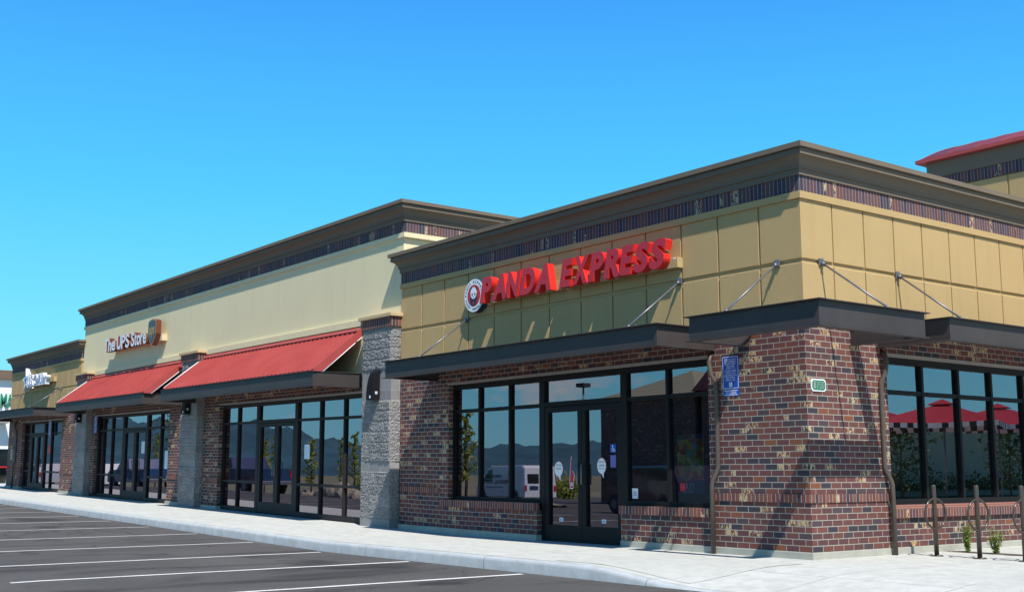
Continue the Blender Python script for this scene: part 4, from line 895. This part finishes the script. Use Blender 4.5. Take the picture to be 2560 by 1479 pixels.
# ================================================================== RACKS, PLANTS
def rack(x, y, label):
    t_ = thing('bike_rack', label, 'bike rack', (x, y, 0), 'ring bike racks in front of the side windows')
    f = MB(); f.tube([(x, y, .004), (x, y, .905), (x, y, .917)], .030, 18, radii=[.030, .030, .026]); f.build('post', M['rack'], t_)
    f = MB(); f.tube([(x, y, .001), (x, y, .010)], .085, 24); f.build('base_plate', M['rack'], t_)
    for k in range(4):
        a = PI / 4 + k * PI / 2; b_ = MB(); b_.tube([(x + .065 * math.cos(a), y + .065 * math.sin(a), .008), (x + .065 * math.cos(a), y + .065 * math.sin(a), .018)], .009, 8); b_.build('bolt', M['rod'], t_)
    f = MB(); R_ = .195; zc = .545; q_ = Vector((.12, .99, 0)).normalized()
    f.tube([(x + q_.x * R_ * math.cos(a) + .012, y + q_.y * R_ * math.cos(a), zc + R_ * math.sin(a)) for a in frange(0, 2 * PI, 40)[:-1]], .0145, 12, closed=True)
    f.build('ring', M['rack'], t_)
rack(.519, 1.862, 'ring bike rack post nearest the brick pier'); rack(1.131, 1.862, 'middle ring bike rack post between the other two'); rack(1.743, 1.855, 'rightmost ring bike rack post cut by the photo edge')

def leaf_cloud(mb, pts, size, rnd, squash=.6, mi=0):
    for p in pts:
        n = Vector((rnd.gauss(0, 1), rnd.gauss(0, 1), rnd.gauss(0, 1) + .4)).normalized(); a = n.orthogonal().normalized(); a.rotate(Matrix.Rotation(rnd.random() * 6.28, 3, n)); c = n.cross(a)
        s_ = size * (.6 + .8 * rnd.random()); p = Vector(p)
        mb.add([p - a * s_, p - a * s_ * .1 + c * s_ * squash * .5 + n * s_ * .12, p + a * s_, p - a * s_ * .1 - c * s_ * squash * .5], [(0, 1, 2, 3)], mi)
def small_shrub(x, y, h, spread, label, seed):
    rnd = random.Random(seed); t_ = thing('young_shrub', label, 'shrub', (x, y, -.01)); st = MB(); lf = MB(); pts = []
    for k in range(13):
        a = rnd.random() * 6.28; lean = spread * (.3 + .8 * rnd.random()); hh = h * (.55 + .5 * rnd.random()); path = []
        for i in range(7):
            u_ = i / 6; path.append((x + math.cos(a) * lean * u_ ** 1.1 + .01 * rnd.gauss(0, 1) * u_, y + math.sin(a) * lean * u_ ** 1.1, -.02 + hh * u_))
        st.tube(path, .004, 5, radii=[.005 - .0035 * i / 6 for i in range(7)])
        for i in range(1, 7):
            for _ in range(7):
                q = path[i]; pts.append((q[0] + rnd.gauss(0, .013), q[1] + rnd.gauss(0, .013), q[2] + rnd.gauss(0, .022)))
    leaf_cloud(lf, pts, .019, rnd, .9); st.build('stem', M['bark'], t_, warp=False); lf.build('foliage', M['leaf_light'], t_, warp=False, fixn=False)
small_shrub(.345, 2.86, .40, .10, 'small yellow green shrub between the first and middle bike racks', 3)
small_shrub(.760, 2.88, .33, .12, 'small green shrub just right of the middle bike rack', 9)

# ================================================================== ACROSS THE LOT (mirrored in the shop glass)
def tree(x, y, z, h, cr, label, seed, leaf='leaf_dark', n=1500, group=None, slim=1.0, sz=.11):
    rnd = random.Random(seed); t_ = thing('tree', label, 'tree', (x, y, z), group); tr = MB(); pts = []
    top = h * .93; tr.tube([(x, y, z - .2), (x + .04, y, z + h * .3), (x - .03, y + .03, z + h * .6), (x, y, z + top)], .06, 8, radii=[h * .018, h * .014, h * .009, h * .003])
    for k in range(16):
        u_ = .28 + .66 * k / 15; a = k * 2.4 + rnd.random(); r = cr * (1.15 - abs(u_ - .5) * 1.5) * (.7 + .5 * rnd.random()); z0 = z + h * u_
        e = (x + math.cos(a) * r * .8, y + math.sin(a) * r * .8, z0 + r * .45 * slim)
        tr.tube([(x, y, z0 - .1), ((x + e[0]) / 2, (y + e[1]) / 2, z0 + r * .12), e], .02, 5, radii=[h * .006, h * .004, h * .0015])
        for _ in range(n // 16):
            d = rnd.random() ** .6; pts.append((x + (e[0] - x) * d + rnd.gauss(0, r * .22), y + (e[1] - y) * d + rnd.gauss(0, r * .22), z0 + (e[2] - z0) * d + rnd.gauss(0, r * .25)))
    lf = MB(); leaf_cloud(lf, pts, sz, rnd, .9); tr.build('trunk', M['bark'], t_, warp=False); lf.build('crown', M[leaf], t_, warp=False, fixn=False)
tree(-33.2, -15.5, za(-33, -15.5), 3.3, .6, 'young pale green tree behind the white van, mirrored in the leftmost restaurant window', 1, 'leaf_yellow', 700, 'young lot trees')
tree(-30.2, -15.6, za(-33, -15.5), 4.0, .5, 'thin sapling mirrored beside the leftmost restaurant window frame', 12, 'leaf_yellow', 500, 'young lot trees')
for i, (x, y, h) in enumerate(((-50, -19, 3.4), (-54, -24, 4.2), (-61, -27, 4.2), (-67, -25, 4.4), (-47, -21.5, 3.3), (-58, -20, 3.6), (-72, -23, 4.2), (-79, -21, 4.6), (-44, -23, 3.4))):
    tree(x, y, za(x, y), h, .42, ['young lot tree mirrored in the glass under the nearer red awning', 'young lot tree mirrored in the far shop glass'][x < -65], 20 + i, 'leaf_yellow', 300, 'young lot trees')
tree(-62.5, -17.0, za(-62, -17), 8.5, 1.9, 'tall dense green tree mirrored in the left windows under the farther red awning', 44, 'leaf_dark', 2600, None)
for i in range(16):
    x = -118 + i * 6.2; tree(x, -62 - 6 * math.sin(i * 1.7), -2.2, 2.7 + .6 * math.sin(i * 2.3), 1.7, 'dark tree of the row at the far end of the lot', 60 + i, 'leaf_yellow', 520, 'trees in a row beyond the lot', sz=.22)

def wheel(mb_t, mb_r, x, y, z, r, wd, s_):
    mb_t.tube([(x, y - wd / 2, z), (x, y - wd / 2 + .03, z), (x, y + wd / 2 - .03, z), (x, y + wd / 2, z)], r, 24, radii=[r * .93, r, r, r * .93])
    mb_r.tube([(x, y + s_ * (wd / 2 - .02), z), (x, y + s_ * (wd / 2 + .012), z)], r * .60, 18, radii=[r * .62, r * .45])
def vehicle(name, label, loc, rot, L_, Wd, prof, winprof, paint, wheels, wr, extras=None, cabw=.1):
    """prof: side outline (x,z), nose towards -x; built at the origin, then placed"""
    t_ = thing(name, label, 'van' if 'van' in name else 'truck' if 'pickup' in name else 'car', (0, 0, 0))
    hw = Wd / 2; f = MB(); n = len(prof); zmid = 1.0
    def inset(z): return hw - max(0, z - zmid) * cabw - .02
    o = 0
    rings = [(-1, 1.0, .06), (-1, 1.0, .0), (1, 1.0, .0), (1, 1.0, .06)]
    vs = []
    cxm = sum(p[0] for p in prof) / n; czm = sum(p[1] for p in prof) / n
    for sgn, k, ins in rings:
        for x, z in prof:
            sc = 1 - ins * .5; yy = sgn * (inset(z) + (.0 if ins else -.03)) if not ins else sgn * (inset(z) + .02)
            vs.append((cxm + (x - cxm) * (sc if ins else 1), yy, czm + (z - czm) * (sc if ins else 1)))
    fs = []
    for r_ in range(3):
        for i in range(n): j = (i + 1) % n; fs.append((r_ * n + i, r_ * n + j, (r_ + 1) * n + j, (r_ + 1) * n + i))
    fs.append(tuple(range(n))); fs.append(tuple(3 * n + i for i in range(n)))
    f.add(vs, fs); body = f.build('body', paint, t_, warp=False)
    for wi, wp in enumerate(winprof):
        for sgn in (-1, 1):
            b = MB(); P = [(x, sgn * (inset(z) + .026), z) for x, z in wp]; Q = [(x, sgn * (inset(z) + .005), z) for x, z in wp]; m_ = len(wp)
            b.add(P + Q, [tuple(range(m_)), tuple(range(m_, 2 * m_))] + [(i, (i + 1) % m_, m_ + (i + 1) % m_, m_ + i) for i in range(m_)]); b.build('side_window', M['carglass'], body, warp=False)
    for wx in wheels:
        for sgn in (-1, 1):
            a = MB(); r_ = MB(); wheel(a, r_, wx, sgn * (hw - .10), wr, wr, .24, sgn); w_ = a.build('wheel', M['black'], t_, warp=False); r_.build('rim', M['rod'], w_, warp=False)
            arch = MB(); arch.tube([(wx + wr * 1.16 * math.cos(t), sgn * (hw - .015), wr + wr * 1.12 * math.sin(t)) for t in frange(-.1, PI + .1, 14)], .022, 6); arch.build('wheel_arch', M['black'], body, warp=False)
    if extras: extras(t_, body, hw)
    t_.location = loc; t_.rotation_euler = (0, 0, rot); return t_
def carpaint(name, col, rough=.25):
    m, t, b = nm(name); b.inputs['Base Color'].default_value = (*col, 1); b.inputs['Roughness'].default_value = rough; b.inputs['Coat Weight'].default_value = .6
    n = nz(t, 2, 4); r = ramp(t, n.outputs['Fac'], [(.2, tuple(c * .92 for c in col)), (.8, col)]); t.links.new(r.outputs[0], b.inputs['Base Color']); return m
def van_extra(t_, body, hw):
    f = MB()
    for txt, a, c, z0, z1 in (('WINSORS', -1.55, .35, 1.38, 1.56), ('MEDICAL SUPPLY', -2.1, 1.35, 1.08, 1.28), ('HOME MEDICAL EQUIPMENT', -1.4, .6, .86, .93)):
        put_text(f, txt, -c - .0, -a, z0, z1, hw + .002 - .0, .004, 0, 0, 0, 'N')
    f.build('lettering', M['black'], body, warp=False)
    for sgn in (-.42, .42):
        b = MB(); b.box(2.772, 2.782, sgn - .33, sgn + .33, 1.12, 1.62); b.build('rear_window', M['carglass'], body, warp=False)
        b = MB(); b.box(2.77, 2.80, sgn * 2.1 - .06, sgn * 2.1 + .06, .72, 1.02); b.build('tail_light', M['red_face'], body, warp=False)
    b = MB(); b.box(2.77, 2.80, .15, .62, .78, .98); b.build('number_plate', M['navy'], body, warp=False)
van_p = [(-2.75, .38), (-2.75, .78), (-2.55, .98), (-1.95, 1.12), (-1.30, 1.86), (-.9, 2.02), (2.55, 2.06), (2.72, 1.92), (2.77, .95), (2.77, .38)]
# text is laid on the side facing the shops, so the glass mirrors it
vehicle('parked_van', 'white work van with dark lettering, mirrored in the left restaurant windows', (-42.6, -27.6, za(-40.6, -27.2)), math.radians(8), 5.5, 2.0, van_p, [[(-1.75, 1.22), (-1.20, 1.80), (-.72, 1.84), (-.72, 1.2)]], carpaint('white_van_paint', (.78, .78, .80)), (-1.85, 1.75), .36, van_extra, .06)
def pick_extra(t_, body, hw):
    for sgn in (-1, 1):
        b = MB(); b.box(2.70, 2.735, sgn * (hw - .14) - .07, sgn * (hw - .14) + .07, .78, 1.12); b.build('tail_light', M['red_face'], body, warp=False)
    b = MB(); b.box(.55, 2.55, -hw + .14, hw - .14, 1.0, 1.205); b.build('load_bed', M['black'], body, warp=False)
    b = MB(); b.bbox(2.70, 2.86, -hw + .05, hw - .05, .48, .66, .02); b.build('bumper', M['rod'], body, warp=False)
pk = [(-2.75, .48), (-2.78, .95), (-2.6, 1.13), (-1.25, 1.20), (-.75, 1.72), (.15, 1.76), (.42, 1.22), (2.70, 1.20), (2.72, .60), (2.5, .52)]
vehicle('pickup_truck', 'dark blue pickup truck mirrored under the nearer red awning', (-43.0, -11.9, za(-43, -11.9)), math.radians(-3), 5.5, 1.95, pk, [[(-1.02, 1.26), (-.66, 1.66), (.08, 1.68), (.26, 1.28)]], carpaint('dark_blue_paint', (.012, .030, .10)), (-1.75, 1.65), .39, pick_extra)
suv = [(-2.3, .42), (-2.32, .85), (-2.1, 1.02), (-1.15, 1.12), (-.55, 1.66), (1.75, 1.70), (2.2, 1.15), (2.25, .45)]
def suv_extra(t_, body, hw):
    for sgn in (-1, 1):
        b = MB(); b.box(2.19, 2.27, sgn * (hw - .2) - .1, sgn * (hw - .2) + .1, .85, 1.10); b.build('tail_light', M['red_face'], body, warp=False)
sw = [[(-.85, 1.18), (-.45, 1.56), (.35, 1.60), (.35, 1.18)], [(.45, 1.18), (.45, 1.60), (1.55, 1.60), (1.85, 1.18)]]
vehicle('parked_car', 'black estate car mirrored in the window right of the restaurant doors', (-20.6, -17.2, za(-20.6, -17.2)), math.radians(8), 4.6, 1.85, suv, sw, carpaint('black_paint', (.012, .012, .02)), (-1.45, 1.4), .34, suv_extra)
vehicle('parked_car', 'white estate car mirrored in left windows under the farther red awning', (-66.0, -12.5, za(-66, -12.5)), math.radians(0), 4.6, 1.85, suv, sw, carpaint('white_car_paint', (.75, .75, .75)), (-1.45, 1.4), .34, suv_extra)
vehicle('parked_car', 'silver estate car mirrored in the far gold building window', (-76.0, -12.0, za(-76, -12)), math.radians(4), 4.6, 1.85, suv, sw, carpaint('silver_paint', (.45, .47, .5)), (-1.45, 1.4), .34, suv_extra)
vehicle('pickup_truck', 'blue grey pickup truck mirrored in right window under the farther red awning', (-56.0, -11.6, za(-56, -11.6)), math.radians(-2), 5.5, 1.95, pk, [[(-1.02, 1.26), (-.66, 1.66), (.08, 1.68), (.26, 1.28)]], carpaint('mid_blue_paint', (.015, .05, .17)), (-1.75, 1.65), .39, pick_extra)

# landscaped verge and boulders between the lot rows
b = MB(); b.grid(lambda x, y: (x, y, za(x, y) + .16 + .10 * math.sin(x * 1.3) * math.sin(y * 2) - (.3 if abs(y + 21) > 2.4 else 0)), frange(-90, -33, 90), frange(-23.6, -18.4, 12)); tag(b.build('verge', plain('dry_verge', (.26, .23, .17), .95, 0, .4, 1.2), warp=False, fixn=False), kind='structure')
rnd = random.Random(5)
for i, (x, y, s_) in enumerate(((-46.5, -18.9, .75), (-48.4, -19.2, .6), (-45.2, -19.1, .45), (-50.4, -18.9, .42))):
    bm = bmesh.new(); bmesh.ops.create_icosphere(bm, subdivisions=3, radius=s_)
    for v in bm.verts:
        k = 1 + .22 * math.sin(v.co.x * 5 / s_ + i) * math.cos(v.co.y * 4 / s_) + .06 * rnd.random(); v.co = Vector((v.co.x * 1.35 * k, v.co.y * k, v.co.z * .85 * k))
    bm.verts.index_update(); q = MB(); q.add([(v.co.x + x, v.co.y + y, v.co.z + za(x, y) + s_ * .45) for v in bm.verts], [[v.index for v in f_.verts] for f_ in bm.faces]); bm.free()
    tag(q.build('boulder', plain('sandstone_boulder', (.36, .30, .22), .95, 0, .3, 4, .02, 12) if i == 0 else bpy.data.materials['sandstone_boulder'], loc=(x, y, za(x, y)), warp=False), 'sandstone boulder on the dry verge across the parking lot', 'boulder', 'boulders on the verge')
# lamp post
LP = thing('lamp_post', 'parking lot lamp post mirrored in the glass above the restaurant doors', 'lamp post', (-33.7, -25, za(-33, -25)))
zb = za(-33.7, -25); f = MB(); f.tube([(-33.7, -25, zb), (-33.7, -25, 5.2)], .06, 12, radii=[.075, .05]); f.build('pole', M['rod'], LP, warp=False)
f = MB(); f.bbox(-34.0, -33.4, -25.25, -24.75, 5.2, 5.4, .02); f.build('lamp_head', M['bronze'], LP, warp=False)
# building across the way with hipped shingle roof and a red-roofed wing
R6 = thing('store_building', 'hip roofed store across the lot, mirrored above the restaurant doors', 'store building', (-41, -42, -1.2))
def shingle():
    m, t, b = nm('tan_shingles'); tc = t.nodes.new('ShaderNodeTexCoord'); wv = t.nodes.new('ShaderNodeTexWave'); wv.bands_direction = 'Z'; wv.inputs['Scale'].default_value = 1.6; wv.inputs['Distortion'].default_value = .3
    t.links.new(tc.outputs['Object'], wv.inputs['Vector']); r = ramp(t, wv.outputs['Fac'], [(.2, (.20, .19, .12)), (.4, (.30, .29, .19))]); t.links.new(r.outputs[0], b.inputs['Base Color']); b.inputs['Roughness'].default_value = .9; return m
f = MB(); f.box(-45.4, -37.4, -46, -36.5, -1.3, 5.5); f.build('brick_wall', M['brick'], R6, warp=False)
f = MB(); f.add([(-46, -47, 5.5), (-36.8, -47, 5.5), (-36.8, -36, 5.5), (-46, -36, 5.5), (-41.6, -43, 7.3), (-41.0, -40, 7.3)], [(0, 1, 4), (1, 2, 5, 4), (2, 3, 5), (3, 0, 4, 5), (3, 2, 1, 0)]); f.build('hipped_roof', shingle(), R6, warp=False)
f = MB(); f.add([(-37.0, -47, -1), (-29, -47, -1), (-29, -36.6, -1), (-37.0, -36.6, -1), (-37.0, -47, 5.7), (-29, -47, 5.7), (-29, -36.6, 5.7), (-37.0, -36.6, 5.7)], [(0, 1, 2, 3), (0, 1, 5, 4), (1, 2, 6, 5), (2, 3, 7, 6), (3, 0, 4, 7), (4, 5, 6, 7)]); f.build('brick_wing', M['brick'], R6, warp=False)
f = MB(); f.prism([(-37.4, 5.7), (-28.6, 5.7), (-30, 6.9), (-33, 7.6), (-36, 6.9)], 'y', -47.3, -36.2); f.build('red_roof', M['redmetal'], R6, warp=False)
# patio umbrellas, seen mirrored in the side windows
def umbrella(x, y, rot, ztop, label, half=1.5):
    t_ = thing('patio_umbrella', label, 'umbrella', (x, y, 0), 'red patio umbrellas'); ze = ztop - .62
    def R_(a, r, z): return (x + r * math.cos(a + rot), y + r * math.sin(a + rot), z)
    f = MB(); n = 8; sub = 6; rings = []
    for k in range(sub + 1):
        u_ = k / sub; rr = .30 + (half * 1.41 - .30) * u_; z = ztop - .16 - (ztop - .16 - ze) * u_ ** 1.15
        rings.append([R_(i * PI / 4, rr * (1 if i % 2 == 0 else .74), z - (.05 * u_ if i % 2 else 0)) for i in range(n)])
    o = 0; f.v = [p for r_ in rings for p in r_]
    for k in range(sub):
        for i in range(n): j = (i + 1) % n; f.f.append([k * n + i, k * n + j, (k + 1) * n + j, (k + 1) * n + i]); f.m.append(0); f.sm.append(True)
    f.v.append((x, y, ztop + .02)); c = len(f.v) - 1; top = [R_(i * PI / 4, .46 * (1 if i % 2 == 0 else .76), ztop - .13) for i in range(n)]; o = len(f.v); f.v += top
    for i in range(n): f.f.append([c, o + i, o + (i + 1) % n]); f.m.append(0); f.sm.append(False)
    f.build('canopy', M['umb'], t_, warp=False, fixn=False)
    v = MB(); last = rings[-1]
    for i in range(n):
        a, b_ = Vector(last[i]), Vector(last[(i + 1) % n])
        for q in range(9):
            p0, p1 = a.lerp(b_, q / 9), a.lerp(b_, (q + 1) / 9); v.add([p0, p1, p1 - Vector((0, 0, .13)), p0 - Vector((0, 0, .13))], [(0, 1, 2, 3)], q % 2)
    v.build('valance', [M['white'], M['black']], t_, warp=False, fixn=False)
    p = MB(); p.tube([(x, y, 0), (x, y, ztop)], .024, 10); p.build('pole', M['rod'], t_, warp=False); p = MB(); p.tube([(x, y, 0), (x, y, .07)], .28, 20); p.build('base', M['bronze'], t_, warp=False)
M['umb'] = plain('red_umbrella_cloth', (.42, .018, .035), .8, 0, .06, 3)
umbrella(8.0, 15.9, .35, 3.0, 'large red patio umbrella mirrored in the middle of the side windows'); umbrella(8.6, 19.6, .3, 3.05, 'red patio umbrella mirrored at the right edge of the side windows'); umbrella(10.5, 16.2, .2, 3.0, 'red patio umbrella mirrored at the left end of the side windows')
R7 = thing('store_building', 'beige store wall beyond the patio, mirrored in the side windows', 'store building', (24, 35, 0))
f = MB(); f.box(22, 30, 14, 60, 0, 3.4); f.build('beige_wall', stucco('beige_wall_paint', (.62, .56, .38)), R7, warp=False)
f = MB(); f.box(21.8, 30.2, 13.8, 60.2, 3.4, 3.6); f.build('roof_edge', M['cornice'], R7, warp=False)
b = MB(); b.grid(lambda x, y: (x, y, .03), [14.5, 22], [10, 60]); tag(b.build('lawn', plain('lawn_green', (.05, .09, .02), .95, 0, .3, 3), warp=False, fixn=False), kind='structure')
for i, (x, y, h) in enumerate(((17, 27, 3.0), (17.5, 35.5, 3.2), (18, 23, 2.8), (25, 24.5, 6.4))):
    tree(x, y, 0, h, 1.25, 'leafy tree beyond the patio umbrellas, mirrored in the side windows', 90 + i, 'leaf_dark', 520, 'trees beyond the patio', sz=.12)
for i in range(7):
    x, y = 20.6, 22 + i * 3.1; rnd = random.Random(i); q = MB(); leaf_cloud(q, [(x + rnd.gauss(0, .5), y + rnd.gauss(0, .7), .35 + abs(rnd.gauss(0, .3))) for _ in range(500)], .09, rnd, .9)
    tag(q.build('hedge_shrub', M['leaf_dark'], loc=(x, y, 0), warp=False, fixn=False), 'low dark shrub along the beige wall beyond the patio', 'shrub', 'low shrubs at the beige wall')
for o in bpy.data.objects:
    if '_o' in o: del o['_o']
